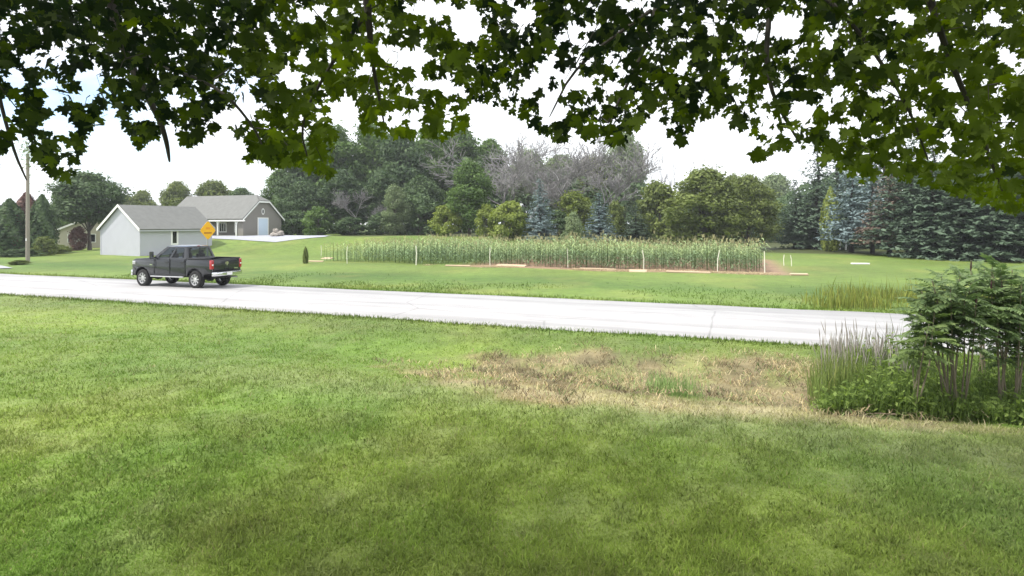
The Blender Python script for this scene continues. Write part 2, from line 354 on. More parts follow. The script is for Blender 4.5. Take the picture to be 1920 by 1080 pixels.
# ---------------------------------------------------------------- grass as real blades
def blades(name, x, y, h, wd, lean, col, label, cat, z=None, mat=None, sd=0, segs=1):
    rng = np.random.default_rng(sd); n = len(x)
    z = height(x, y) if z is None else z
    az = rng.uniform(0, 2 * np.pi, n); la = rng.uniform(0, 2 * np.pi, n)
    base = np.stack([x, y, z - .004], 1)
    side = np.stack([np.cos(az), np.sin(az), np.zeros(n)], 1) * (wd / 2)[:, None]
    tip = base + np.stack([np.cos(la) * np.sin(lean) * h, np.sin(la) * np.sin(lean) * h, np.cos(lean) * h + .004], 1)
    if segs == 1:
        V = np.stack([base - side, base + side, tip], 1).reshape(-1, 3); Fc = np.arange(3 * n).reshape(-1, 3)
        cc = np.repeat(col, 3, 0)
    else:
        mid = base + np.stack([np.cos(la) * np.sin(lean * .5) * h * .55, np.sin(la) * np.sin(lean * .5) * h * .55, np.cos(lean * .5) * h * .55], 1)
        V = np.stack([base - side, base + side, mid - side * .8, mid + side * .8, tip], 1).reshape(-1, 3)
        k = np.arange(n)[:, None] * 5
        Fc = np.concatenate([k + [0, 1, 3], k + [0, 3, 2], k + [2, 3, 4]], 0)
        cc = np.repeat(col, 5, 0)
    o = mobj(name, npmesh(name, V, Fc, mat or M_BLADE, col=cc))
    tag(o, label, cat, kind='stuff'); return o
rng = np.random.default_rng(7)
def scatter(n, y0, y1, pw=1.6):
    u = rng.uniform(0, 1, n); e = 1 - pw
    y = (y0 ** e + u * (y1 ** e - y0 ** e)) ** (1 / e)
    x = rng.uniform(-1, 1, n) * (y * .93 + 1.0)
    return x, y
x, y = scatter(520000, 3.6, 24, 1.75)
p, q = pq(x, y); k = (p < P_NEAR - .02) & (rng.uniform(0, 1, len(x)) > dead_mask(x, y) * .85)
x, y = x[k], y[k]; n = len(x)
col = ground_col(x, y) * rng.uniform(.9, 1.55, n)[:, None]
yl = rng.uniform(0, 1, n); col[yl > .94] = np.array([.30, .27, .14]) * rng.uniform(.7, 1.2, (yl > .94).sum())[:, None]
col *= np.array([1.05, 1.08, .95])
clump = fbm(x, y, .35, 61)
col *= (.62 + .76 * fbm(x, y, .22, 63))[:, None]
h = (.018 + .11 * clump ** 2) * rng.uniform(.6, 1.4, n) * (1 + np.clip(y - 8, 0, 20) * .015)
blades('lawn_grass', x, y, h, .0045 + .0011 * y * rng.uniform(.6, 1.2, n), rng.uniform(.35, 1.35, n), col, 'short mown green grass blades of the near lawn', 'grass', sd=1)
x, y = scatter(60000, 3.6, 12, 1.9); p, q = pq(x, y); k = (p < 10.5) & (fbm(x, y, .5, 64) > .42); x, y = x[k], y[k]; n = len(x)
col = ground_col(x, y) * rng.choice([.8, .95, 1.2, 1.45], n)[:, None]
blades('coarse_lawn_blades', x, y, rng.uniform(.05, .10, n), rng.uniform(.007, .014, n) + .0006 * y, rng.uniform(.3, 1.3, n), col, 'scattered coarser grass and clover blades in the near lawn', 'grass', sd=12, segs=2)
# dead cut growth in the ditch
n = 60000; x = rng.uniform(-7, 9, n); y = rng.uniform(7.5, 17, n)
dm = dead_mask(x, y); k = (rng.uniform(0, 1, n) < dm * (.12 + .85 * ss((fbm(x, y, .45, 71) - .35) / .3))); x, y = x[k], y[k]; n = len(x)
pal = np.array([[.44, .36, .21], [.33, .26, .16], [.24, .19, .13], [.52, .45, .28], [.22, .30, .11], [.44, .35, .19]])
col = pal[rng.integers(0, 6, n)] * rng.uniform(.6, 1.25, n)[:, None]
lump = fbm(x, y, .75, 81); col *= np.where(fbm(x, y, .8, 83) > .55, .55, 1.12)[:, None] * (.75 + .5 * fbm(x, y, .3, 84))[:, None]
blades('cut_dead_growth', x, y, rng.uniform(.07, .24, n), rng.uniform(.010, .020, n), rng.uniform(.9, 1.6, n), col, 'tangled brown and straw-coloured cut growth lying in the ditch', 'cut grass', z=height(x, y) + np.clip(lump - .42, 0, 1) * .42, sd=2, segs=2)
n = 26000; x = rng.uniform(-6, 9, n); y = rng.uniform(7.5, 15, n)
k = rng.uniform(0, 1, n) < rim_mask(x, y) * 1.0; x, y = x[k], y[k]; n = len(x)
col = np.array([.50, .45, .27]) * rng.uniform(.55, 1.25, n)[:, None]
blades('pale_straw_rim', x, y, rng.uniform(.06, .2, n), rng.uniform(.007, .014, n), rng.uniform(.5, 1.5, n), col, 'pale bleached straw along the near lip of the ditch', 'straw', sd=3, segs=2)
c = at(1268, 735, 10.6); n = 420
x = c.x + rng.normal(0, .26, n); y = c.y + .35 + rng.normal(0, .25, n)
blades('regrowth_tuft', x, y, rng.uniform(.2, .5, n), rng.uniform(.008, .014, n), rng.uniform(.05, .6, n), np.array([.24, .34, .12]) * rng.uniform(.7, 1.3, n)[:, None], 'fresh blue-green tuft regrowing in the middle of the straw', 'grass tuft', sd=4, segs=2)
# rough grass along both road edges and the far verge
n = 26000; q_ = rng.uniform(-45, 22, n); p_ = np.where(rng.uniform(0, 1, n) < .5, P_NEAR - np.abs(rng.normal(0, .3, n)) + .02, P_FAR + np.abs(rng.normal(0, .5, n)) - .02)
x, y = from_pq(p_, q_); col = ground_col(x, y) * rng.uniform(.6, 1.4, n)[:, None]
blades('verge_grass', x, y, rng.uniform(.05, .15, n), rng.uniform(.02, .04, n), rng.uniform(.1, 1.0, n), col, 'uneven grass fringe along both edges of the road', 'grass', sd=5)
n = 16000; q_ = rng.uniform(-34, 14, n); p_ = P_FAR + .2 + np.abs(rng.normal(0, 2.6, n)); x, y = from_pq(p_, q_)
k = rng.uniform(0, 1, n) < ss((fbm(x, y, 2.4, 95) - .4) / .25); x, y = x[k], y[k]; n = len(x)
blades('rough_far_verge', x, y, rng.uniform(.05, .16, n), rng.uniform(.025, .05, n), rng.uniform(.2, 1.1, n), ground_col(x, y) * rng.uniform(.85, 1.2, n)[:, None], 'rougher grass tufts on the verge across the road', 'grass', sd=9)
x, y = [], []
for _ in range(30000):
    yy = random.Random(_).uniform(21, 40)
    x.append(0); y.append(yy)
y = np.array(y); n = len(y); pxs = rng.uniform(1480, 2010, n); x = (pxs - CX) / F * y
p, q = pq(x, y); dens = ss((pxs - 1490) / 110) * ss((p - P_FAR - .2) / .6) * (1 - ss((p - P_FAR - 3.5) / 4.5)); k = rng.uniform(0, 1, n) < dens * ss((fbm(x, y, 1.2, 93) - .25) / .4); x, y = x[k], y[k]; n = len(x)
hh = rng.uniform(.18, .62, n) * (.5 + fbm(x, y, 1.6, 91)) + .45 * (rng.uniform(0, 1, n) > .94)
col = np.array([.19, .23, .05]) * rng.uniform(.6, 1.35, n)[:, None] + np.array([.07, .04, .01]) * (rng.uniform(0, 1, n) > .75)[:, None]
blades('tall_verge_grass', x, y, hh, rng.uniform(.02, .04, n), rng.uniform(.0, .4, n), col, 'tall yellow-green unmown grass across the road at the right', 'tall grass', sd=6, segs=2)

# ---------------------------------------------------------------- pickup truck
def make_truck():
    # rear axle over px (367, 542); local x = forward, y = driver's side (towards the camera)
    wp = at(367, 542, 27.3)
    T = empty('pickup_truck')
    tag(T, 'dark grey crew-cab pickup truck driving away to the left on the pale road', 'pickup truck')
    TR, WB, TY = .435, 3.58, .84
    def arch(cx, r=.53, n=12, a0=8, a1=172):
        return [(cx + r * math.cos(R(a)), TR + .03 + r * math.sin(R(a))) for a in np.linspace(a0, a1, n)]
    def shell(name, prof, y0, y1, mat, bev=.03):
        mb = MB(); mb.prism([(x, y0, z) for x, z in prof], (0, y1 - y0, 0)); bm = mb.bm
        for zc in (.62, .80, 1.05, 1.22, 1.36):
            bmesh.ops.bisect_plane(bm, geom=bm.verts[:] + bm.edges[:] + bm.faces[:], plane_co=(0, 0, zc), plane_no=(0, 0, 1))
        for v in bm.verts:
            if abs(v.co.y) > .9:
                z = v.co.z; k = np.interp(z, [.5, .62, .80, 1.05, 1.22, 1.36, 1.5], [.945, .972, .99, 1.0, .988, .975, .94])
                k *= np.interp(v.co.x, [-1.15, -.9, 3.85, 4.2, 4.45], [.985, 1, 1, .965, .88])
                v.co.y *= k
        return mb.build(name, mat, T, bevel=bev, smooth=True, ang=38)
    # front clip + cab lower body
    fa = arch(WB)                                            # from front (+x) to rear
    prof = [(.60, .60), (.60, 1.44), (2.90, 1.47), (3.10, 1.46), (4.05, 1.41), (4.30, 1.33), (4.36, 1.12), (4.38, .62), (4.16, .60)] + fa + [(3.00, .60)]
    shell('body', prof, -1.0, 1.0, M_PAINT)
    # bed sides
    ra = arch(0)
    for s in (1, -1):
        prof = [(-1.06, .74), (-1.06, 1.44), (.575, 1.44), (.575, .60), (.55, .60)] + ra + [(-.56, .70)]
        shell('bed_side', prof, s * .90 if s < 0 else .90, s * 1.0, M_PAINT, .022)
        MB().box((-.24, s * .945, 1.455), (1.60, .12, .03)).build('bed_rail_cap', M_BLACK, T, bevel=.008)
    MB().box((-.24, 0, .84), (1.62, 1.78, .06)).build('bed_floor', M_BLACK, T)
    MB().box((.54, 0, 1.14), (.05, 1.78, .56)).build('bed_front_panel', M_PAINT, T, bevel=.01)
    tg = MB().box((-1.075, 0, 1.145), (.075, 1.68, .60)).build('tailgate', M_PAINT, T, bevel=.02, smooth=True)
    MB().box((-1.102, 0, 1.432), (.11, 1.66, .03)).build('spoiler', M_BLACK, tg, bevel=.008)
    # shield-like animal-head emblem: tapering face with two curled side pieces
    e = MB(); e.prism([(-1.117, -.055, 1.30), (-1.117, .055, 1.30), (-1.117, .045, 1.20), (-1.117, .02, 1.10), (-1.117, -.02, 1.10), (-1.117, -.045, 1.20)], (-.014, 0, 0))
    for s in (1, -1): e.prism([(-1.117, s * .06, 1.30), (-1.117, s * .115, 1.27), (-1.117, s * .11, 1.19), (-1.117, s * .062, 1.16), (-1.117, s * .085, 1.225)], (-.012, 0, 0))
    e.build('emblem', M_CHROME, tg)
    MB().box((-1.118, -.60, .945), (.012, .26, .035)).build('badge', M_CHROME, tg)
    MB().box((-1.119, 0, .965), (.02, .30, .06)).build('handle', M_BLACK, tg, bevel=.005)
    for s in (1, -1):
        lm = MB().box((-1.055, s * .925, 1.185), (.13, .165, .44)).build('tail_lamp', M_RED, T, bevel=.02, smooth=True)
        MB().box((-1.123, s * .925, 1.17), (.012, .09, .07)).build('reverse_lens', M_WHITE, lm, bevel=.004)
    bp_ = MB()
    bp_.prism([(-1.11, -.98, .62), (-1.11, .98, .62), (-1.18, .96, .62), (-1.27, .72, .62), (-1.29, .3, .62), (-1.29, -.3, .62), (-1.27, -.72, .62), (-1.18, -.96, .62)], (0, 0, .20))
    bp = bp_.build('rear_bumper', M_CHROME, T, bevel=.025, smooth=True)
    MB().box((-1.25, 0, .833), (.18, 1.5, .02)).build('step_pad', M_BLACK, bp)
    MB().box((-1.30, 0, .735), (.02, .34, .17)).build('licence_plate', M_WHITE, bp, bevel=.004)
    MB().box((-1.2, 0, .54), (.30, .10, .10)).build('tow_hitch', M_BLACK, T, bevel=.01)
    MB().tube([(-.5, -.62, .50), (-1.0, -.66, .50), (-1.12, -.72, .49)], .045, 10).build('exhaust_pipe', M_CHROME, T, smooth=True)
    # cab greenhouse with open window cells
    bx0, bx1, tx0, tx1 = .60, 2.92, .80, 2.10; zb, zt = 1.43, 2.03; yb, yt = .925, .73
    def side(u, v, s, o=0.0): 
        x = (bx0 + (bx1 - bx0) * u) * (1 - v) + (tx0 + (tx1 - tx0) * u) * v
        return Vector((x, s * (yb * (1 - v) + yt * v + o), zb + (zt - zb) * v))
    def end(u, v, fr, o=0.0):
        xb, xt = (bx1, tx1) if fr else (bx0, tx0); k = u * 2 - 1
        bow = (1 - k * k) * (.10 if fr else .05)
        x = xb * (1 - v) + xt * v + (bow if fr else -bow) + (o if fr else -o)
        return Vector((x, k * (yb * (1 - v) + yt * v), zb + (zt - zb) * v))
    US = [0, .085, .46, .515, .86, .93, 1]; VS = [0, .10, .90, 1]
    cb = MB()
    for s in (1, -1):
        for i in range(6):
            for j in range(3):
                if j == 1 and i in (1, 3): continue
                cb.face([side(US[i], VS[j], s), side(US[i+1], VS[j], s), side(US[i+1], VS[j+1], s), side(US[i], VS[j+1], s)])
    UE = [0, .07, .3, .5, .7, .93, 1]
    for fr in (True, False):
        for i in range(6):
            for j in range(3):
                if j == 1 and 0 < i < 5: continue
                cb.face([end(UE[i], VS[j], fr), end(UE[i+1], VS[j], fr), end(UE[i+1], VS[j+1], fr), end(UE[i], VS[j+1], fr)])
    bmesh.ops.remove_doubles(cb.bm, verts=cb.bm.verts[:], dist=.0008)
    cab = cb.build('cab', M_PAINT, T)
    sm = cab.modifiers.new('thick', 'SOLIDIFY'); sm.thickness = .03; sm.offset = -1
    ro = MB()
    for i in range(8):
        for j in range(10):
            def rp_(i, j):
                u, k = i / 8, j / 5 - 1
                return Vector((tx0 - .02 + (tx1 - tx0 + .04) * u + (1 - k * k) * (.10 * u - .05 * (1 - u)), k * (yt + .008), zt - .004 + .075 * (1 - k ** 4) * (1 - (2 * u - 1) ** 4 * .8)))
            ro.face([rp_(i, j), rp_(i+1, j), rp_(i+1, j+1), rp_(i, j+1)])
    bmesh.ops.remove_doubles(ro.bm, verts=ro.bm.verts[:], dist=.0008)
    rf = ro.build('roof', M_PAINT, T, smooth=True)
    MB().box((tx0 - .02, 0, zt + .03), (.03, .16, .02)).build('high_brake_lamp_bar', M_RED, rf)
    for s in (1, -1):
        for a, b2 in ((1, 2), (3, 4)):
            g = MB().face([side(US[a] , .10, s, .004), side(US[b2], .10, s, .004), side(US[b2], .90, s, .004), side(US[a], .90, s, .004)]).build('side_window', M_GLASS, T)
    for fr in (True, False):
        g = MB()
        for i in range(1, 5): g.face([end(UE[i], .10, fr, .004), end(UE[i+1], .10, fr, .004), end(UE[i+1], .90, fr, .004), end(UE[i], .90, fr, .004)])
        g.build('windshield' if fr else 'rear_window', M_GLASS, T, smooth=True)
    # cabin
    for x in (2.05, 1.12):
        for y in (.42, -.42):
            sb = MB().box((x, y, 1.38), (.16, .5, .55), Matrix.Rotation(R(-12), 3, 'Y')).build('seat_back', M_BLACK, T, bevel=.04)
            MB().box((x - .07, y, 1.74), (.1, .26, .16)).build('headrest', M_BLACK, sb, bevel=.03)
    MB().box((2.6, 0, 1.44), (.3, 1.6, .1)).build('dashboard', M_BLACK, T, bevel=.03)
    # doors: seams, handles, mouldings
    for s in (1, -1):
        for x0 in (.64, 1.66, 2.72): MB().box((x0, s * .992, 1.06), (.014, .028, .74)).build('door_seam', M_BLACK, T)
        for x0 in (.80, 1.86): MB().box((x0, s * .985, 1.27), (.20, .05, .035)).build('door_handle', M_BLACK, T, bevel=.008)
        MB().tube([(.70, s * 1.02, .55), (2.92, s * 1.02, .55)], .034, 8).build('running_board', M_ALU, T, smooth=True)
        MB().box((2.92, s * .998, 1.12), (.18, .02, .04)).build('fender_badge', M_CHROME, T)
        mi = MB().box((2.70, s * 1.16, 1.60), (.10, .20, .36)).build('wing_mirror', M_BLACK, T, bevel=.03, smooth=True)
        MB().box((2.72, s * 1.02, 1.49), (.06, .22, .06)).build('mirror_arm', M_BLACK, mi)
        MB().box((2.646, s * 1.16, 1.60), (.012, .16, .30)).build('mirror_glass', M_CHROME, mi)
        MB().box((4.24, s * .80, 1.20), (.22, .26, .18)).build('headlight', M_ALU, T, bevel=.03, smooth=True)
    fb = MB(); fb.prism([(4.28, -.97, .55), (4.28, .97, .55), (4.44, .93, .55), (4.57, .6, .55), (4.57, -.6, .55), (4.44, -.93, .55)], (0, 0, .28))
    fb.build('front_bumper', M_CHROME, T, bevel=.03, smooth=True)
    MB().box((4.36, 0, 1.08), (.06, 1.1, .34)).build('grille', M_BLACK, T, bevel=.02)
    MB().box((1.6, 0, .56), (4.9, .9, .14)).build('chassis', M_BLACK, T)
    MB().box((3.7, 0, .75), (.9, 1.25, .5)).build('engine_bay', M_BLACK, T)
    for x in (0, WB):
        MB().tube([(x, -.75, TR), (x, .75, TR)], .06, 8).build('axle', M_BLACK, T)
        MB().box((x, 0, TR), (.28, .3, .26)).build('differential', M_BLACK, T, bevel=.06)
        for s in (1, -1):
            wl = empty('wheel', (x, s * TY, TR)); wl.parent = T; wl.rotation_euler = (0, R(11 * x + 7 * s), 0 if s > 0 else math.pi)
            w2 = .14
            MB().lathe([(.27, -w2), (.36, -w2 - .008), (.41, -w2 + .01), (TR, -w2 + .05), (TR, w2 - .05), (.41, w2 - .01), (.36, w2 + .008), (.27, w2)], n=32).build('tyre', M_TYRE, wl, smooth=True)
            rm = MB(); rm.lathe([(.272, -.12), (.25, -.1), (.25, .08), (.272, .135), (.285, .128), (.25, .118), (.236, .06)], n=32)
            rim = rm.build('rim', M_ALU, wl, smooth=True)
            sp = MB()
            for k in range(8):
                a = 2 * math.pi * k / 8; rot = Matrix.Rotation(a, 3, 'Y')
                sp.box(rot @ Vector((.155, .09, 0)), (.19, .035, .062), rot)
            sp.lathe([(.0, .118), (.055, .116), (.075, .10), (.085, .06)], n=16)
            sp.build('spokes', M_ALU, rim, smooth=True)
            MB().lathe([(.0, .02), (.24, .02)], n=20).build('brake_disc', M_BLACK, rim)
    # place: near rear wheel contact
    th = math.pi - A + R(2)
    T.rotation_euler = (0, 0, th)
    px_, py_ = wp.x, wp.y
    off = Matrix.Rotation(th, 3, 'Z') @ Vector((0, TY, 0))
    bx, by = px_ - off.x, py_ - off.y
    pp = by * CA + bx * SA
    T.location = (bx, by, road_z(float(pp)) - .012); T.scale = (.90, .925, .955)
    return T
make_truck()

# ---------------------------------------------------------------- buildings
def siding(name, rgb, pitch=.14, vertical=False):
    m, t, b = nodes(name); N = t.nodes.new
    co = N('ShaderNodeTexCoord'); wv = N('ShaderNodeTexWave'); wv.wave_profile = 'SAW'; wv.bands_direction = 'Z'
    wv.inputs['Scale'].default_value = 1 / pitch / (2 * math.pi) * math.pi * 2 / 20 * 10; wv.inputs['Distortion'].default_value = 0
    n = N('ShaderNodeTexNoise'); n.inputs['Scale'].default_value = 1.5; n.inputs['Detail'].default_value = 6
    t.links.new(co.outputs['Object'], wv.inputs['Vector']); t.links.new(co.outputs['Object'], n.inputs['Vector'])
    mx = N('ShaderNodeMix'); mx.data_type = 'RGBA'; mx.inputs[6].default_value = (*[c * .92 for c in rgb], 1); mx.inputs[7].default_value = (*[c * 1.06 for c in rgb], 1)
    t.links.new(n.outputs['Fac'], mx.inputs[0]); t.links.new(mx.outputs[2], b.inputs['Base Color'])
    bp = N('ShaderNodeBump'); bp.inputs['Strength'].default_value = .5; bp.inputs['Distance'].default_value = .02
    t.links.new(wv.outputs['Fac'], bp.inputs['Height']); t.links.new(bp.outputs[0], b.inputs['Normal'])
    b.inputs['Roughness'].default_value = .6
    return m
M_SIDE1 = siding('pale_grey_siding', (.47, .475, .545)); M_SIDE2 = siding('taupe_siding', (.225, .21, .195)); M_SIDE3 = siding('beige_siding', (.45, .41, .34))
M_ROOF = solid('grey_shingles', (.150, .153, .148), .9, var=.22, vscale=2.2, bump=.4, bscale=14)
M_ROOF2 = solid('tan_shingles', (.25, .22, .19), .9, var=.2, vscale=2.2, bump=.4, bscale=14)
M_FOUND = solid('concrete', (.30, .30, .30), .9)
M_BLUEDOOR = solid('pale_blue_door', (.56, .66, .80), .45, var=.04)
def frame(o, d1, d2): return lambda a, b, z: Vector((o[0] + d1[0] * a + d2[0] * b, o[1] + d1[1] * a + d2[1] * b, z))
def window(parent, fr, a, b0, wd, z0, z1, axis, mull=0, tw=.13, name='window'):
    # on wall axis 1 (runs along a, outward = -b) or axis 2 (runs along b, outward = -a / given by b0 sign)
    def pt(u, o, z): return fr(a + u, b0 - o, z) if axis == 1 else fr(b0 + o, a + u, z)
    g = MB().face([pt(-wd/2, .02, z0), pt(wd/2, .02, z0), pt(wd/2, .02, z1), pt(-wd/2, .02, z1)])
    p = g.build(name, M_HGLASS, parent)
    back = MB().face([pt(-wd/2, .005, z0), pt(wd/2, .005, z0), pt(wd/2, .005, z1), pt(-wd/2, .005, z1)]); back.build('dark_backing', M_BLACK, p)  # black sheet behind the pane stands in for the unlit room
    f = MB()
    for u0, u1, q0, q1 in ((-wd/2 - tw, -wd/2, z0 - tw, z1 + tw), (wd/2, wd/2 + tw, z0 - tw, z1 + tw), (-wd/2, wd/2, z0 - tw, z0), (-wd/2, wd/2, z1, z1 + tw)):
        f.prism([pt(u0, .002, q0), pt(u1, .002, q0), pt(u1, .002, q1), pt(u0, .002, q1)], pt(0, .06, 0) - pt(0, .002, 0))
    for k in range(mull):
        u = -wd/2 + wd * (k + 1) / (mull + 1)
        f.prism([pt(u - .03, .022, z0), pt(u + .03, .022, z0), pt(u + .03, .022, z1), pt(u - .03, .022, z1)], pt(0, .05, 0) - pt(0, .022, 0))
    f.build('frame', M_WHITE, p)
    return p
def slab(parent, name, mat, pts, th=.14):
    n = (Vector(pts[1]) - Vector(pts[0])).cross(Vector(pts[2]) - Vector(pts[0])).normalized()
    if n.z < 0: n = -n
    return MB().prism(pts, n * th).build(name, mat, parent)
def strip(parent, name, mat, p0, p1, hgt, dep, up=Vector((0, 0, 1)), outv=Vector((0, -1, 0))):
    p0, p1 = Vector(p0), Vector(p1); up = up * hgt; o = outv * dep
    return MB().prism([p0, p1, p1 + up, p0 + up], o).build(name, mat, parent)

# long garage wing on the left
C = at(262, 481, 56); u1 = (math.sin(R(-66)), math.cos(R(-66))); u2 = (math.sin(R(24)), math.cos(R(24)))
G = empty('garage', (C.x, C.y, 0)); tag(G, 'long pale grey garage with a steep gable end, left of the road sign', 'garage')
fr = frame((0, 0), u2, u1)                             # a along the long wall, b along the gable
W, Ln, E, RZ, Z0 = 5.9, 7.9, 2.62, 4.78, -.12
def D(fr_, a, b): return fr_(a, b, 0) - fr_(0, 0, 0)
wall = MB()
gp = [fr(0, 0, Z0), fr(0, W, Z0), fr(0, W, E), fr(0, W/2, RZ), fr(0, 0, E)]
wall.prism(gp, D(fr, Ln, 0)); wall.build('wall', M_SIDE1, G)
MB().prism([fr(-.02, -.02, -.5), fr(Ln, -.02, -.5), fr(Ln, W, -.5), fr(-.02, W, -.5)], (0, 0, .36)).build('foundation', M_FOUND, G)
ov = .22; rise = (RZ - E) / (W / 2)
for b0, sg in ((0, -1), (W, 1)):
    be = b0 + sg * .3
    rfp = slab(G, 'roof', M_ROOF, [fr(-ov, W/2, RZ + .05), fr(Ln + .2, W/2, RZ + .05), fr(Ln + .2, be, E - .3 * rise + .05), fr(-ov, be, E - .3 * rise + .05)])
    p0, p1 = fr(-ov - .03, be, E - .3 * rise - .06), fr(-ov - .03, W/2, RZ - .06)
    MB().prism([p0, p1, p1 + Vector((0, 0, .26)), p0 + Vector((0, 0, .26))], D(fr, .05, 0)).build('rake_board', M_WHITE, G)
    p0, p1 = fr(-ov, be - sg * .02, E - .3 * rise - .06), fr(Ln + .2, be - sg * .02, E - .3 * rise - .06)
    MB().prism([p0, p1, p1 + Vector((0, 0, .12)), p0 + Vector((0, 0, .12))], D(fr, 0, .05 * sg)).build('gutter', M_SIDE1, G)
for bb in (0, W): MB().prism([fr(-.03, bb - .06, Z0), fr(-.03, bb + .06, Z0), fr(.06, bb + .06, Z0), fr(.06, bb - .06, Z0)], (0, 0, E - Z0 - .1)).build('corner_board', M_SIDE1, G)
window(G, fr, 3.55, 0, .46, 1.12, 2.3, 1, tw=.17)
tv = MB(); ap = fr(4.2, W/2, RZ); tv.tube([ap, ap + Vector((0, 0, 2.0))], .022, 6)
antenna = tv.build('antenna', M_BARKD, G)
for zz in (1.95, 1.75): MB().tube([ap + Vector((-.3, 0, zz)), ap + Vector((.3, 0, zz))], .01, 5).build('antenna_bar', M_BARKD, antenna)

# barn-style house behind it, parallel to the road
RC = at(456, 443, 70); gz = RC.z
HN = empty('house', (RC.x, RC.y, 0)); tag(HN, 'taupe barn-style house with white-posted porch and pale blue door', 'house')
d1 = (-CA, SA); d2 = (SA, CA)                          # a runs left along the front, b runs back along the gable
fr = frame((0, 0), d1, d2)
W, Ln, E, RZ = 6.4, 12.5, gz + 2.2, gz + 4.95; zb = gz - .5
rise = (RZ - E) / (W / 2)
clip = .75                                             # clipped (jerkinhead) peak
zc = RZ - clip
bl, br_ = W/2 - clip / rise, W/2 + clip / rise
pent = [fr(0, 0, zb), fr(0, W, zb), fr(0, W, E), fr(0, br_, zc), fr(0, bl, zc), fr(0, 0, E)]
mb = MB()
mb.prism(pent, D(fr, .9, 0)); mb.build('wall', M_SIDE2, HN)
PB = 1.7                                               # porch depth
main = [fr(.9, PB, zb), fr(.9, W, zb), fr(.9, W, E - .02), fr(.9, W/2, RZ - .06), fr(.9, PB, E + (PB * rise) - .06)]
MB().prism(main, D(fr, Ln - .9, 0)).build('wall', M_SIDE2, HN)
MB().prism([fr(.92, -.1, gz - .5), fr(Ln, -.1, gz - .5), fr(Ln, PB, gz - .5), fr(.92, PB, gz - .5)], (0, 0, .58)).build('porch_floor', M_FOUND, HN)
oh = .3
front = [fr(-.25, -oh, E - oh * rise + .04), fr(Ln, -oh, E - oh * rise + .04), fr(Ln, W/2, RZ + .04), fr(1.0, W/2, RZ + .04), fr(-.25, bl, zc + .04)]
slab(HN, 'roof', M_ROOF, front)
back = [fr(-.25, W + oh, E - oh * rise + .04), fr(-.25, br_, zc + .04), fr(1.0, W/2, RZ + .04), fr(Ln, W/2, RZ + .04), fr(Ln, W + oh, E - oh * rise + .04)]
slab(HN, 'roof', M_ROOF, back)
slab(HN, 'roof_hip', M_ROOF, [fr(-.25, bl, zc + .05), fr(1.02, W/2, RZ + .05), fr(-.25, br_, zc + .05)])
for (b0, z0, b1, z1) in ((-oh, E - oh * rise, bl, zc), (W + oh, E - oh * rise, br_, zc), (bl, zc, br_, zc)):
    p0, p1 = fr(-.28, b0, z0 - .1), fr(-.28, b1, z1 - .1)
    MB().prism([p0, p1, p1 + Vector((0, 0, .2)), p0 + Vector((0, 0, .2))], D(fr, .05, 0)).build('rake_board', M_WHITE, HN)
MB().prism([fr(-.5, -oh - .04, E - oh * rise - .16), fr(Ln, -oh - .04, E - oh * rise - .16), fr(Ln, -oh + .1, E - oh * rise - .16), fr(-.5, -oh + .1, E - oh * rise - .16)], (0, 0, .17)).build('porch_beam', M_WHITE, HN)
for a in (1.0, 3.9, 6.8, 9.7):
    c_ = fr(a, -.05, 0)
    po = MB().box((c_.x, c_.y, gz + .98), (.16, .16, 1.84)).build('porch_post', M_WHITE, HN)
    br2 = MB()
    for s in (1, -1):
        q0, q1 = fr(a + s * .05, -.05, gz + 1.35), fr(a + s * .5, -.05, gz + 1.88)
        br2.tube([q0, fr(a + s * .17, -.05, gz + 1.72), q1], .055, 6)
    br2.build('bracket', M_WHITE, po)
window(HN, fr, 2.35, PB, 1.15, gz + .55, gz + 1.55, 1, mull=2)
window(HN, fr, 4.9, PB, 1.0, gz + .55, gz + 1.55, 1, mull=2)
def gpt(b, o, z): return fr(-o, b, z)
dw, dh = 1.55, 2.15; db = 3.15
dr = MB().prism([gpt(db - dw/2, .01, gz + .02), gpt(db + dw/2, .01, gz + .02), gpt(db + dw/2, .01, gz + dh), gpt(db - dw/2, .01, gz + dh)], D(fr, -.05, 0)).build('door', M_BLUEDOOR, HN)
f = MB()
for b0, b1, z0, z1 in ((db - dw/2 - .12, db - dw/2, 0, dh + .12), (db + dw/2, db + dw/2 + .12, 0, dh + .12), (db - dw/2, db + dw/2, dh, dh + .12)):
    f.prism([gpt(b0, .012, gz + z0), gpt(b1, .012, gz + z0), gpt(b1, .012, gz + z1), gpt(b0, .012, gz + z1)], D(fr, -.07, 0))
f.build('frame', M_WHITE, dr)
ov_ = MB(); fo = MB(); n_ = 20
inner = [gpt(db + .13 * math.cos(2*math.pi*k/n_), .03, gz + 3.02 + .27 * math.sin(2*math.pi*k/n_)) for k in range(n_)]
outer = [gpt(db + .25 * math.cos(2*math.pi*k/n_), .05, gz + 3.02 + .40 * math.sin(2*math.pi*k/n_)) for k in range(n_)]
ow = ov_.face(inner).build('oval_window', M_BLACK, HN)
for k in range(n_): fo.face([inner[k] + D(fr, -.02, 0), inner[(k+1) % n_] + D(fr, -.02, 0), outer[(k+1) % n_], outer[k]])
fo.build('frame', M_WHITE, ow)
# porch chair and planters
pc = fr(2.6, .75, gz + .08)
ch = empty('porch_chair', pc, R(200)); tag(ch, 'dark low chair on the porch between the white posts', 'chair')
MB().box((0, 0, .38), (.5, .5, .06)).build('seat', M_BARKD, ch); MB().box((0, -.24, .68), (.5, .06, .6)).build('backrest', M_BARKD, ch)
for sx in (-.22, .22):
    for sy in (-.2, .2): MB().box((sx, sy, .18), (.05, .05, .36)).build('leg', M_BARKD, ch)
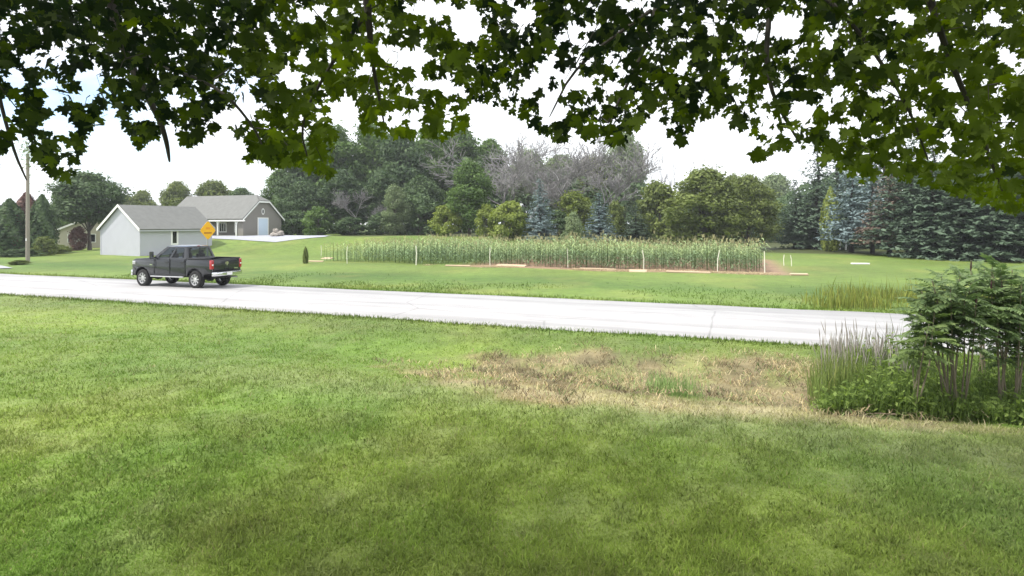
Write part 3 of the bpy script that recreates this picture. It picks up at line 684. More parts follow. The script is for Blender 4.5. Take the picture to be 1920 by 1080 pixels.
# brush and stone pile by the door
rp0 = at(519, 443, 68.5); rk = empty('rock_pile', (rp0.x, rp0.y, H(rp0.x, rp0.y))); tag(rk, 'heap of grey-tan stones beside the pale blue door', 'rock pile')
M_STONE = solid('field_stone', (.27, .245, .22), .9, var=.25, vscale=4, bump=.5, bscale=9)
rr = random.Random(5)
for k in range(16):
    bm = bmesh.new(); bmesh.ops.create_icosphere(bm, subdivisions=1, radius=1)
    for v in bm.verts: v.co *= rr.uniform(.75, 1.15)
    me = bpy.data.meshes.new('stone'); bm.to_mesh(me); bm.free(); me.materials.append(M_STONE)
    a = rr.uniform(0, 6.28); rad = rr.uniform(0, .85) ; o = mobj('stone', me, rk, (rad * math.cos(a), rad * math.sin(a) * .7, .18 + max(0, .8 - rad) * rr.uniform(.2, .9)))
    o.scale = (rr.uniform(.25, .45), rr.uniform(.25, .4), rr.uniform(.18, .32)); o.rotation_euler = (rr.random(), rr.random(), rr.random())

# neighbour's beige house at the left
NB = at(104, 467, 74); NH = empty('neighbour_house', (NB.x, NB.y, 0)); tag(NH, 'low beige house with a tan roof, half hidden by the round tree at the left', 'house')
gz2 = H(NB.x, NB.y)
d1 = (.94, .34); d2 = (-.34, .94); fr = frame((0, 0), d1, d2); W2, L2, E2, R2 = 7.4, 9.0, gz2 + 2.2, gz2 + 3.9
MB().prism([fr(0, 0, gz2 - .4), fr(W2, 0, gz2 - .4), fr(W2, 0, E2), fr(W2/2, 0, R2), fr(0, 0, E2)], D(fr, 0, L2)).build('wall', M_SIDE3, NH)
for a0, sg in ((0, -1), (W2, 1)):
    ae = a0 + sg * .35; k = (R2 - E2) / (W2 / 2)
    slab(NH, 'roof', M_ROOF2, [fr(W2/2, -.3, R2 + .04), fr(W2/2, L2, R2 + .04), fr(ae, L2, E2 - .35 * k + .04), fr(ae, -.3, E2 - .35 * k + .04)])
    p0, p1 = fr(ae, -.33, E2 - .35 * k - .08), fr(W2/2, -.33, R2 - .08)
    MB().prism([p0, p1, p1 + Vector((0, 0, .22)), p0 + Vector((0, 0, .22))], D(fr, 0, .05)).build('rake_board', M_WHITE, NH)
for a0 in (1.6, 4.0): window(NH, fr, a0, 0, .5, gz2 + .8, gz2 + 1.75, 1, tw=.08)
dd = MB().prism([fr(5.9, -.02, gz2), fr(6.9, -.02, gz2), fr(6.9, -.02, gz2 + 2.0), fr(5.9, -.02, gz2 + 2.0)], D(fr, 0, -.04)).build('door', M_WHITE, NH)

# white shelter under the spruces
SH = at(1574, 472, 69); sz = H(SH.x, SH.y)
S_ = empty('garden_shelter', (SH.x, SH.y, sz)); tag(S_, 'small white-framed open shelter under the blue spruce', 'shelter')
for a in (-.7, .0, .75):
    for bq in (0, 1.3): MB().box((a, bq, .75), (.13 if a else .24, .13, 1.5)).build('post', M_WHITE, S_)
MB().box((0, .65, 1.56), (2.3, 2.0, .12)).build('roof', solid('pale_sheet_roof', (.45, .47, .52), .6), S_, bevel=.02)

# ---------------------------------------------------------------- utility pole, road sign, stakes
pb = at(52, 489, 46.5); UP = empty('utility_pole', (pb.x, pb.y, H(pb.x, pb.y))); tag(UP, 'tall bare wooden utility pole at the far left', 'utility pole')
M_POLE = solid('weathered_pole', (.25, .225, .19), .9, var=.2, vscale=8, stretch=(1, 1, .1), bump=.3, bscale=30)
MB().tube([(0, 0, -.3), (0, 0, 4), (0, 0, 8.6)], [.15, .13, .10], 10).build('pole', M_POLE, UP, smooth=True)
MB().box((-.02, -.13, 1.8), (.08, .02, .2)).build('tag_plate', M_WHITE, UP)

sg = at(389, 432, 33); SG = empty('road_sign', (sg.x, sg.y, H(sg.x, sg.y)), math.atan2(-SA, CA)); tag(SG, 'yellow-orange diamond warning sign on a steel post behind the truck', 'road sign')
zs = sg.z - SG.location.z; r_ = .55
M_YEL = solid('sign_yellow', (.90, .47, .012), .45, var=.05); M_SGREY = solid('galvanised', (.36, .37, .37), .5, .6, var=.1)
def diamond(r, x0, x1, mb):
    pts = []; c = .10
    for k in range(4):
        a = math.pi / 2 * k; nx_, ny_ = math.cos(a), math.sin(a)
        tx_, ty_ = -ny_, nx_
        for s in (-1, 1): pts.append((x0, nx_ * (r - c * .55) + tx_ * s * c * .55, zs + ny_ * (r - c * .55) + ty_ * s * c * .55))
    mb.prism(pts, (x1 - x0, 0, 0)); return mb
pl = diamond(r_, .03, .036, MB()).build('plate', M_YEL, SG)
M_SINK = solid('sign_legend', (.42, .16, .01), .6, var=.1)
MB().box((.038, 0, zs - .14), (.004, .52, .085)).build('legend_bar', M_SINK, pl)
MB().box((.038, 0, zs + .12), (.004, .30, .12)).build('legend_block', solid('sign_legend_pale', (.80, .30, .01), .5), pl)
MB().box((0, 0, zs / 2 - .15), (.05, .07, zs + .9)).build('post', M_SGREY, SG)

M_STAKE = solid('pale_fibreglass', (.68, .66, .56), .6, var=.1)
stk = [(602, 480, 1.0, 'short pale stake left of the corn patch, beside the tan boards'), (651, 494, 1.35, 'pale yellow stake at the left end of the corn patch'), (780, 497, 1.45, 'thick white stake, second from the left along the corn patch'), (919, 499, 1.35, 'pale stake before the corn, right of the wide tan board'),
       (1065, 502, 1.35, 'pale stake in front of the corn, right of the blue spruce'), (1207, 506, 1.3, 'leaning pale stake before the corn, at the second tan board'), (1345, 510, 1.35, 'white stake near the right end of the corn patch'), (1434, 512, 1.35, 'white stake at the right corner of the corn patch'),
       (1470, 498, .8, 'short pale stake just right of the corn, left of a pair'), (1484, 499, .8, 'short pale stake right of the corn, right of a pair')]
for i, (sx, sy, sh, lb) in enumerate(stk):
    Y = F * EYE / (sy - HY); X = (sx - CX) / F * Y; z = H(X, Y); Y = F * (EYE - z) / (sy - HY); X = (sx - CX) / F * Y
    rad = .045 if i == 2 else .028
    o = MB().tube([(0, 0, -.2), (random.Random(i).uniform(-.05, .05), 0, sh * .6), (random.Random(i + 9).uniform(-.12, .14), 0, sh)], [rad, rad, rad * .9], 6).build('fence_stake', M_STAKE, None, (X, Y, z))
    tag(o, lb, 'stake', 'stakes round the corn patch')
M_BOARD = solid('raw_boards', (.42, .32, .22), .85, var=.25, vscale=5, stretch=(.3, 3, 3), bump=.2)
bds = [(858, 499, 1.9, .22, 4, 'long tan board lying at the left of the corn front'), (958, 500, 2.3, .45, -5, 'wide tan board on the soil, left of the middle stakes'), (1120, 505, 2.4, .2, -3, 'thin tan board in the middle of the corn front'),
       (1196, 509, 1.1, .5, 6, 'short thick tan board at the leaning stake'), (1290, 513, 2.6, .22, -2, 'tan board with a broken end right of the leaning stake'),  (1498, 517, 1.0, .22, 15, 'grey-tan board lying in grass right of the corn'),
       (592, 491, 1.3, .3, 9, 'tan board lying beside the small green shrub left of the corn'), (613, 486, 1.1, .45, -8, 'pale plank lying under the short stake left of the corn')]
for i, (sx, sy, ln, wd, an, lb) in enumerate(bds):
    Y = F * EYE / (sy - HY); X = (sx - CX) / F * Y; z = H(X, Y)
    o = MB().box((0, 0, 0), (ln, wd, .045 + .03 * (i % 3))).build('board', M_BOARD, None, (X, Y, z + .05), -A + R(an), bevel=.008); o.rotation_euler.x = R(14 if i % 2 else 8)
    tag(o, lb, 'board', 'boards lying round the corn patch')
pl_ = at(1613, 494, 44); o = MB().box((0, 0, .06), (1.25, .3, .09)).build('plank', M_WHITE, None, (pl_.x, pl_.y, H(pl_.x, pl_.y)), R(-3), bevel=.01); tag(o, 'pale plank lying on the grass below the dark spruces', 'plank')

# ---------------------------------------------------------------- trees: shared crown and trunk meshes, one object pair per tree
def cards(Cn, nrm, size, asp, rng, tint):
    n = len(Cn); nrm = nrm / (np.linalg.norm(nrm, axis=1, keepdims=True) + 1e-9)
    r = rng.normal(size=(n, 3)); t = np.cross(nrm, r); t /= np.linalg.norm(t, axis=1, keepdims=True) + 1e-9; b = np.cross(nrm, t)
    s = size[:, None]; a = (size * asp)[:, None]
    V = np.stack([Cn + t * s, Cn + b * a + nrm * s * .18, Cn - t * s, Cn - b * a + nrm * s * .18], 1).reshape(-1, 3)
    return V, np.arange(4 * n).reshape(-1, 4), np.repeat(tint, 4)
def unit(n, rng):
    v = rng.normal(size=(n, 3)); return v / np.linalg.norm(v, axis=1, keepdims=True)
def broadleaf(seed, H_=12.0, W_=8.0, base=.10, nc=70, per=120, leaf=.26, top=.62, ragged=.25):
    rng = np.random.default_rng(seed); Cs, Ns, Ts = [], [], []
    tz = rng.uniform(0, 1, nc) ** .9; tz[:2] = .97, .9
    prof = np.interp(tz, [0, .12, .35, top, .85, 1], [.55, .85, 1.0, .92, .55, .12])
    az = rng.uniform(0, 2 * np.pi, nc); rad = W_ / 2 * prof * np.sqrt(rng.uniform(.12, 1, nc)) * rng.uniform(1 - ragged, 1 + ragged * .35, nc)
    cc = np.stack([rad * np.cos(az), rad * np.sin(az), H_ * (base + (1 - base) * tz * .95)], 1)
    cr = rng.uniform(.085, .17, nc) * W_
    for i in range(nc):
        k = int(per * (cr[i] / (.125 * W_)) ** 2); d = unit(k, rng); rr = cr[i] * rng.uniform(.35, 1, k) ** .5
        rr = rr * np.where(rng.uniform(0, 1, k) > .8, rng.uniform(1, 1.7, k), 1); Cs.append(cc[i] + d * rr[:, None] * np.array([1, 1, .72]) + rng.normal(0, .12 * cr[i], (k, 3))); Ns.append(d * .8 + np.array([0, 0, .45]) + rng.normal(size=(k, 3)) * .55)
        Ts.append(np.clip(rng.uniform(0, .55) + rng.uniform(0, .45, k), 0, 1))
    Cs, Ns, Ts = map(np.concatenate, (Cs, Ns, Ts))
    Cs[:, 2] = np.clip(Cs[:, 2], H_ * base * .4, None)
    return cards(Cs, Ns, leaf * rng.uniform(.6, 1.3, len(Cs)), rng.uniform(.45, .75, len(Cs)), rng, Ts), cc
def spruce(seed, H_=11.0, W_=5.0, base=.08, sparse=1.0):
    rng = np.random.default_rng(seed); Cs, Ns, Sz, Ts = [], [], [], []
    z = base * H_
    while z < H_ * .985:
        t_ = (z / H_ - base) / (1 - base); r0 = W_ / 2 * ((1 - t_) ** .8 * .97 + .03)
        nb = max(4, int((5 + 9 * (1 - t_)) * sparse))
        for k in range(nb):
            a = rng.uniform(0, 2 * np.pi); L = r0 * rng.uniform(.72, 1.08); m_ = max(2, int(L / .26)); tn = rng.uniform(0, .5)
            f = np.linspace(.18, 1, m_)
            zz = z + rng.normal(0, .08) - .32 * L * f ** 1.1 + .16 * L * f ** 3
            base_ = np.stack([np.cos(a) * L * f, np.sin(a) * L * f, zz], 1)
            for rep_ in range(3):
                off = rng.normal(0, .11, (m_, 3)) * np.array([1, 1, .55])
                Cs.append(base_ + off); Ns.append(np.tile([np.cos(a) * .35, np.sin(a) * .35, .75], (m_, 1)) + rng.normal(0, .45, (m_, 3)))
                Sz.append(rng.uniform(.12, .25, m_) * (1 - .45 * t_)); Ts.append(np.clip(tn + f * .35 + rng.uniform(-.1, .25, m_), 0, 1))
        z += rng.uniform(.26, .40)
    Cs, Ns, Sz, Ts = map(np.concatenate, (Cs, Ns, Sz, Ts))
    return cards(Cs, Ns, Sz, np.full(len(Cs), .42), rng, Ts)
def columnar(seed, H_=8.0, W_=3.0, n=5200):
    rng = np.random.default_rng(seed); t_ = rng.uniform(0.0, 1, n); a = rng.uniform(0, 2 * np.pi, n)
    prof = np.interp(t_, [0, .1, .4, .75, 1], [.7, .95, 1, .72, .05]) * (1 + .16 * np.sin(a * 5 + t_ * 9) + .1 * np.sin(a * 11 - t_ * 23))
    r = W_ / 2 * prof * rng.uniform(.72, 1.02, n)
    Cn = np.stack([r * np.cos(a), r * np.sin(a), t_ * H_ + .1], 1); N_ = np.stack([np.cos(a), np.sin(a), np.full(n, .35)], 1) + rng.normal(0, .4, (n, 3))
    return cards(Cn, N_, rng.uniform(.12, .26, n), np.full(n, .5), rng, np.clip(.5 + .3 * np.sin(a * 5 + t_ * 9) + rng.uniform(-.3, .3, n), 0, 1))
def tubes(segs, n=4):                                   # segs: list of (p0, p1, r0, r1)
    V, Fc = [], []; i = 0
    for p0, p1, r0, r1 in segs:
        d = p1 - p0; d = d / (np.linalg.norm(d) + 1e-9); u = np.cross(d, [.31, .2, .93] if abs(d[2]) < .9 else [1, 0, 0]); u /= np.linalg.norm(u); v = np.cross(d, u)
        for p_, r in ((p0, r0), (p1, r1)):
            for k in range(n): V.append(p_ + (u * math.cos(2 * math.pi * k / n) + v * math.sin(2 * math.pi * k / n)) * r)
        for k in range(n): Fc.append((i + k, i + (k + 1) % n, i + n + (k + 1) % n, i + n + k))
        i += 2 * n
    return np.array(V), np.array(Fc)
def trunk_mesh(name, seed, H_, r, clumps=None, mat=None, reach=.8):
    rng = np.random.default_rng(seed); segs = []; p_ = np.array([0, 0, -.3]); steps = 7; pts = [p_]
    for k in range(steps):
        q_ = np.array([rng.normal(0, .02 * H_) * k / steps, rng.normal(0, .02 * H_) * k / steps, H_ * reach * (k + 1) / steps]); 
        segs.append((p_, q_, r * (1 - k / steps * .85) * (1.35 if k == 0 else 1), r * (1 - (k + 1) / steps * .85))); p_ = q_; pts.append(q_)
    if clumps is not None:
        for c_ in clumps[::2]:
            k = min(len(pts) - 2, max(1, int(c_[2] / (H_ * reach) * steps * .6))); a = pts[k]; mid = (a + c_) / 2 + np.array([0, 0, .08 * H_])
            segs.append((a, mid, r * .3, r * .18)); segs.append((mid, c_, r * .18, r * .05))
    V, Fc = tubes(segs, 7); return npmesh(name, V, Fc, mat or M_BARK, smooth=True)
def dead_tree(name, seed, H_=12.0, spread=.55, depth=5, r0=.16, mat=None, kids=(3, 4), wig=.16):
    rng = np.random.default_rng(seed); segs = []
    def grow(p_, d, L, r, lev):
        n = 3
        for k in range(n):
            d = d + rng.normal(0, wig, 3) + np.array([0, 0, .05]); d /= np.linalg.norm(d); q_ = p_ + d * L / n
            segs.append((p_, q_, max(.026, r * (1 - k * .15)), max(.020, r * (1 - (k + 1) * .15)))); p_ = q_
            if lev > 0 and (k > 0 or lev < depth):
                for _ in range(rng.integers(1, 4 if spread > .4 else 3)):
                    e = d + unit(1, rng)[0] * spread * 1.5; e[2] += .15; e /= np.linalg.norm(e)
                    grow(p_, e, L * rng.uniform(.5, .72), r * .5, lev - 1)
        
    grow(np.array([0, 0, -.2]), np.array([0, 0, 1.0]), H_ * .62, r0, depth)
    V, Fc = tubes(segs, 3); V[:, 2] *= H_ / V[:, 2].max()
    return npmesh(name, V, Fc, mat or M_DEAD)

LM = dict(
    green=leafmat('leaf_mid_green', (0.043, 0.084, 0.023), (0.123, 0.196, 0.052), .28, objvar=.25),
    dark=leafmat('leaf_dark_green', (.034, .066, .028), (.098, .150, .060), .22, objvar=.2),
    olive=leafmat('leaf_olive', (0.061, 0.087, 0.023), (0.189, 0.232, 0.065), .30, objvar=.2),
    yellow=leafmat('leaf_yellow_green', (0.116, 0.160, 0.032), (0.275, 0.326, 0.080), .32, objvar=.15),
    pale=leafmat('leaf_pale_green', (0.109, 0.152, 0.072), (0.239, 0.297, 0.152), .30, objvar=.15),
    blue=leafmat('needle_blue', (0.065, 0.102, 0.104), (0.203, 0.268, 0.275), .12, objvar=.15),
    pine=leafmat('needle_dark', (.028, .050, .034), (.088, .130, .082), .12, objvar=.25),
    rust=leafmat('needle_rusty', (0.087, 0.065, 0.052), (0.196, 0.145, 0.113), .12, objvar=.1),
    purple=leafmat('leaf_purple', (0.087, 0.046, 0.043), (0.196, 0.109, 0.087), .2, objvar=.1))
VAR = {}
for i in range(6):
    (cV, cF, cT), cc = broadleaf(100 + i, ragged=.2 + .06 * (i % 5), nc=95 + 8 * i, per=135, leaf=.20, base=(.10, .22, .06, .16, .12, .40)[i], top=(.62, .7, .55, .66, .5, .7)[i])
    VAR['broad%d' % i] = ((cV, cF, cT), trunk_mesh('trunk', 200 + i, 12, .22, cc), 12.0, 8.0)
for i in range(3):
    (cV, cF, cT), cc = broadleaf(130 + i, H_=5.0, W_=5.0, base=.02, nc=46 + 6 * i, per=110, leaf=.17, top=.6, ragged=.3)
    VAR['shrub%d' % i] = ((cV, cF, cT), trunk_mesh('trunk', 230 + i, 5, .08, cc), 5.0, 5.0)
for i in range(3):
    VAR['spruce%d' % i] = (spruce(150 + i, base=(.04, .13, .16)[i], sparse=(1.25, 1.2, 1.1)[i]), trunk_mesh('trunk', 250 + i, 11, .17, None, M_BARKD, .95), 11.0, 5.0)
VAR['column0'] = (columnar(170), trunk_mesh('trunk', 270, 8, .1, None, M_BARKD, .8), 8.0, 3.0)
_cm = {}
def crown_mesh(var, mat):
    if (var, mat) not in _cm:
        V_, F_, T_ = VAR[var][0]; _cm[(var, mat)] = npmesh('crown', V_, F_, LM[mat], tint=T_)
    return _cm[(var, mat)]
def plant_tree(name, var, mat, px, ytop, wpx, Y, label, cat='tree', group=None, ybase=None):
    X = (px - CX) / F * Y; zg = H(X, Y); ht = EYE - (ytop - HY) / F * Y - zg; wd = wpx / F * Y
    _, tm, h0, w0 = VAR[var]
    o = empty(name, (X, Y, zg - .03), random.Random(label).uniform(0, 6.28), (wd / w0, wd / w0, ht / h0))
    tag(o, label, cat, group)
    mobj('trunk', tm, o); mobj('crown', crown_mesh(var, mat), o)
    return o
GW = 'trees of the wood beyond the corn'
TREES = [
 # name, variant, material, px, top, width, distance, label, category
 ('cedar_tree', 'column0', 'dark', -14, 378, 60, 61, 'dark columnar cedar cut by the left picture edge', 'tree'),
 ('cedar_tree', 'column0', 'dark', 18, 374, 58, 60, 'broad dark cedar left of the utility pole', 'tree'),
 ('cedar_tree', 'column0', 'purple', 50, 362, 56, 62, 'dark brownish cedar directly behind the utility pole', 'tree'),
 ('cedar_tree', 'column0', 'dark', 79, 366, 46, 61, 'dark cedar right of the utility pole, last of its row', 'tree'),
 ('round_shrub', 'shrub0', 'olive', 82, 444, 44, 57, 'clipped olive shrub just right of the utility pole', 'shrub'),
 ('low_shrub', 'shrub1', 'dark', 40, 466, 76, 55, 'low dark spreading shrub at the foot of the cedars', 'shrub'),
 ('low_shrub', 'shrub2', 'olive', 112, 459, 36, 60, 'low hedge-like shrub before the beige house', 'shrub'),
 ('weed_clump', 'shrub2', 'olive', 36, 487, 34, 43, 'small weedy bush at the foot of the utility pole', 'shrub'),
 ('shade_tree', 'broad5', 'dark', 168, 326, 118, 69, 'big round shade tree between the beige house and the garage', 'tree'),
 ('shade_tree', 'broad4', 'green', 118, 352, 60, 84, 'lighter tree rising behind the beige house roof', 'tree'),
 ('ornamental_tree', 'shrub1', 'purple', 146, 424, 34, 68, 'small purple-leaved tree before the beige house', 'tree'),
 ('roadside_tree', 'broad2', 'olive', 232, 366, 64, 112, 'low tree behind the left end of the garage ridge', 'tree'),
 ('roadside_tree', 'broad0', 'olive', 268, 358, 60, 115, 'round tree above the garage ridge, left of the antenna', 'tree'),
 ('roadside_tree', 'broad3', 'olive', 331, 341, 66, 110, 'pointed tree above the roof, right of the antenna', 'tree'),
 ('roadside_tree', 'broad2', 'olive', 402, 340, 94, 112, 'broad tree behind the middle of the house roof', 'tree'),
 ('roadside_tree', 'broad1', 'dark', 452, 352, 66, 105, 'dark tree behind the right end of the house roof', 'tree'),
 ('wood_tree', 'broad4', 'green', 524, 318, 66, 96, 'tree at the left edge of the wood behind the house gable', 'tree'),
 ('wood_tree', 'broad0', 'dark', 556, 276, 90, 94, 'tall dark tree, first behind the house gable', 'tree'),
 ('wood_tree', 'broad1', 'green', 622, 236, 130, 95, 'tallest light-topped tree at the left of the wood', 'tree'),
 ('wood_tree', 'broad3', 'green', 694, 232, 120, 99, 'tall tree of the wood, second peak from the left', 'tree'),
 ('wood_tree', 'broad0', 'dark', 748, 246, 110, 94, 'tall dark tree behind the light green sapling', 'tree'),
 ('wood_tree', 'broad2', 'green', 806, 240, 110, 100, 'tall tree of the wood behind the bright green tree, left side', 'tree'),
 ('wood_tree', 'broad4', 'green', 862, 236, 110, 104, 'tall tree at the back of the wood above the bright green tree', 'tree'),
 ('wood_tree', 'broad2', 'dark', 570, 340, 88, 86, 'dark tree low at the wood edge behind the rock pile', 'tree'),
 ('wood_tree', 'broad1', 'dark', 640, 318, 96, 87, 'dark middle-height tree over the round dark bush', 'tree'),
 ('wood_tree', 'broad3', 'dark', 716, 322, 90, 88, 'dark middle-height tree left of the sapling', 'tree'),
 ('wood_tree', 'broad4', 'dark', 790, 330, 90, 86, 'dark middle-height tree right of the sapling', 'tree'),
 ('round_bush', 'shrub0', 'green', 597, 388, 64, 76, 'round dark green bush at the left wood edge', 'bush'),
 ('wood_bush', 'shrub1', 'dark', 548, 396, 60, 78, 'dark bush right beside the rock pile', 'bush'),
 ('wood_bush', 'shrub2', 'dark', 656, 408, 68, 77, 'low dark bush right of the round green bush', 'bush'),
 ('wood_bush', 'shrub0', 'dark', 716, 398, 74, 79, 'low dark bush under the sapling', 'bush'),
 ('wood_bush', 'shrub1', 'dark', 785, 364, 84, 80, 'large dark bush between the sapling and the bright green tree', 'bush'),
 ('sapling', 'broad2', 'pale', 740, 348, 52, 78, 'light green sapling standing out in front of the dark wood', 'tree'),
 ('green_tree', 'broad0', 'green', 880, 303, 92, 72, 'upright bright green tree left of the grey dead trees', 'tree'),
 ('field_bush', 'shrub2', 'yellow', 838, 386, 60, 71, 'yellow-green bush at the left foot of the bright green tree', 'bush'),
 ('field_bush', 'shrub0', 'yellow', 912, 384, 48, 69, 'yellow-green bush at the right foot of the bright green tree', 'bush'),
 ('field_bush', 'shrub1', 'yellow', 956, 378, 76, 67, 'broad yellow-green bush left of the tall blue spruce', 'bush'),
 ('blue_spruce', 'spruce0', 'blue', 1012, 330, 74, 66, 'tall blue spruce standing behind the corn patch', 'tree'),
 ('blue_spruce', 'spruce0', 'blue', 1124, 358, 76, 67, 'shorter blue spruce right of the taller one behind the corn', 'tree'),
 ('field_bush', 'shrub0', 'yellow', 1078, 360, 92, 77, 'yellow-green bush between the two blue spruces', 'bush'),
 ('sapling', 'shrub2', 'pale', 1076, 400, 44, 64, 'small light sapling in front between the two blue spruces', 'tree'),
 ('field_bush', 'shrub2', 'olive', 1152, 380, 48, 73, 'olive bush behind the shorter blue spruce', 'bush'),
 ('wood_bush', 'shrub1', 'dark', 1046, 396, 60, 74, 'dark bush right of the tall blue spruce', 'bush'),
 ('dark_spruce', 'spruce1', 'pine', 1192, 376, 66, 72, 'dark spruce left of the big olive trees', 'tree'),
 ('olive_tree', 'shrub1', 'olive', 1236, 340, 96, 74, 'olive tree at the left of the dense olive trio', 'tree'),
 ('olive_tree', 'broad2', 'olive', 1320, 318, 146, 70, 'biggest dense olive tree right of the dead stems', 'tree'),
 ('olive_tree', 'broad0', 'olive', 1402, 330, 104, 71, 'olive tree at the right of the dense olive trio', 'tree'),
 ('wood_tree', 'broad3', 'pale', 1050, 292, 110, 112, 'hazy pale tree behind the grey dead trees', 'tree'),
 ('wood_tree', 'broad1', 'pale', 1172, 248, 84, 104, 'thin pale-topped tree at the right end of the dead trees', 'tree'),
 ('wood_tree', 'broad4', 'green', 918, 262, 96, 108, 'leafy tree filling the gap left of the dead thicket', 'tree'),
 ('wood_tree', 'broad0', 'pale', 990, 284, 110, 106, 'leafy tree behind the left half of the dead thicket', 'tree'),
 ('wood_tree', 'broad2', 'olive', 1114, 296, 116, 107, 'leafy tree behind the right half of the dead thicket', 'tree'),
 ('wood_tree', 'broad4', 'olive', 1374, 328, 70, 98, 'distant tree peeping over the olive trio', 'tree'),
 ('wood_tree', 'broad2', 'pale', 1452, 328, 90, 132, 'pale far tree between the olive trees and the dark spruces', 'tree'),
 ('dark_spruce', 'spruce1', 'pine', 1490, 334, 82, 73, 'dark pointed spruce, first of the right-hand row', 'tree'),
 ('dark_spruce', 'spruce0', 'pine', 1532, 254, 136, 72, 'taller dark spruce, second of the right-hand row', 'tree'),
 ('arborvitae', 'column0', 'yellow', 1557, 352, 32, 67, 'slim yellow-green conifer beside the silvery blue spruce', 'tree'),
 ('blue_spruce', 'spruce2', 'blue', 1596, 276, 120, 63, 'silvery blue spruce over the white shelter', 'tree'),
 ('blue_spruce', 'spruce1', 'blue', 1636, 284, 105, 61, 'silvery blue spruce left of the rusty spruce', 'tree'),
 ('rusty_spruce', 'spruce2', 'rust', 1668, 306, 122, 57, 'rusty brown dying spruce among the green ones', 'tree'),
 ('dark_spruce', 'spruce2', 'pine', 1706, 254, 175, 55, 'dark spruce just right of the rusty spruce', 'tree'),
 ('dark_spruce', 'spruce0', 'pine', 1752, 260, 168, 52, 'dark spruce behind the left sumac, fourth from the picture edge', 'tree'),
 ('dark_spruce', 'spruce2', 'pine', 1806, 254, 187, 51, 'dark spruce behind the main sumac, third from the picture edge', 'tree'),
 ('dark_spruce', 'spruce0', 'pine', 1864, 246, 187, 49, 'dark spruce behind the right sumac, second from the picture edge', 'tree'),
 ('dark_spruce', 'spruce2', 'pine', 1918, 244, 187, 48, 'dark spruce cut by the right picture edge', 'tree'),
 ('dark_spruce', 'spruce0', 'pine', 1574, 250, 155, 84, 'dark tall spruce behind the slim yellow-green conifer', 'tree'),
 ('dark_spruce', 'spruce0', 'pine', 1652, 238, 178, 76, 'dark tall spruce rising behind the silvery spruces', 'tree'),
 ('dark_spruce', 'spruce0', 'pine', 1732, 230, 181, 70, 'dark tall spruce in the second row behind the rusty one', 'tree'),
 ('dark_spruce', 'spruce0', 'pine', 1836, 222, 195, 66, 'dark tall spruce in the second row at the far right', 'tree'),
 
 ('small_shrub', 'column0', 'olive', 573, 462, 10, 45, 'small upright green shrub on the lawn left of the corn', 'shrub')]
for r in TREES:
    plant_tree(*r[:9], group=GW if r[0] in ('wood_tree', 'wood_bush') else None)

rng = np.random.default_rng(55); n = 420; c_ = rng.normal(0, 1, (n, 3)) * np.array([.42, .3, .5]) + np.array([.12, 0, 9.0]); c_[:140, 2] -= rng.uniform(.3, 1.6, 140); c_[:140, 0] *= .5
V, Fc, T_ = cards(c_, rng.normal(0, 1, (n, 3)), rng.uniform(.05, .12, n), np.full(n, .5), rng, rng.uniform(.2, 1, n))
mobj('vine', npmesh('vine', V, Fc, LM['pale'], tint=T_), UP)
DV = [dead_tree('branches', 300, 12, .62, 4, .17), dead_tree('branches', 301, 12, .55, 4, .14), dead_tree('branches', 302, 12, .5, 4, .13),
      dead_tree('branches', 303, 12, .30, 3, .10, M_BARE, wig=.10), dead_tree('branches', 304, 12, .26, 3, .09, M_BARE, wig=.09)]
DEAD = [(948, 252, 82, 0, 1.25, 'grey dead tree, leftmost of the bare thicket'), (984, 246, 84, 1, 1.2, 'grey dead tree behind the left side of the tall blue spruce'), (1024, 256, 86, 2, 1.2, 'grey dead tree right behind the tall blue spruce'), (1066, 276, 85, 0, 1.1, 'grey dead tree above the bush between the blue spruces'), (1104, 268, 84, 1, 1.1, 'grey dead tree left above the shorter blue spruce'), (1148, 270, 86, 2, 1.1, 'grey dead tree at the right of the bare thicket'),
        (680, 352, 82, 1, .9, 'small grey dead tree in the dark left wood'), (706, 368, 81, 2, .8, 'bare grey stems under the light sapling'),
        (1214, 282, 88, 3, .8, 'thin bare dead stem, leftmost against the white sky'), (1240, 276, 90, 4, .8, 'thin bare dead stem, second against the white sky'), (1264, 288, 88, 3, .7, 'thin crooked dead stem against the white sky above the olive trees'), (1290, 282, 90, 4, .8, 'thin bare dead stem near the tallest lone stem'), (1313, 276, 88, 4, .6, 'tallest lone dead stem above the olive trees'), (1342, 296, 92, 3, .7, 'thin bare dead stem, rightmost above the olive trees')]
for k, (px, yt, Y, v, ws, lb) in enumerate(DEAD):
    X = (px - CX) / F * Y; zg = H(X, Y); ht = EYE - (yt - HY) / F * Y - zg
    o = bpy.data.objects.new('dead_tree', DV[v]); o.location = (X, Y, zg); o.scale = (ht / 12 * ws, ht / 12 * ws, ht / 12); o.rotation_euler = (0, 0, k * 1.9); link(o)
    tag(o, lb, 'dead tree', 'bare dead trees')

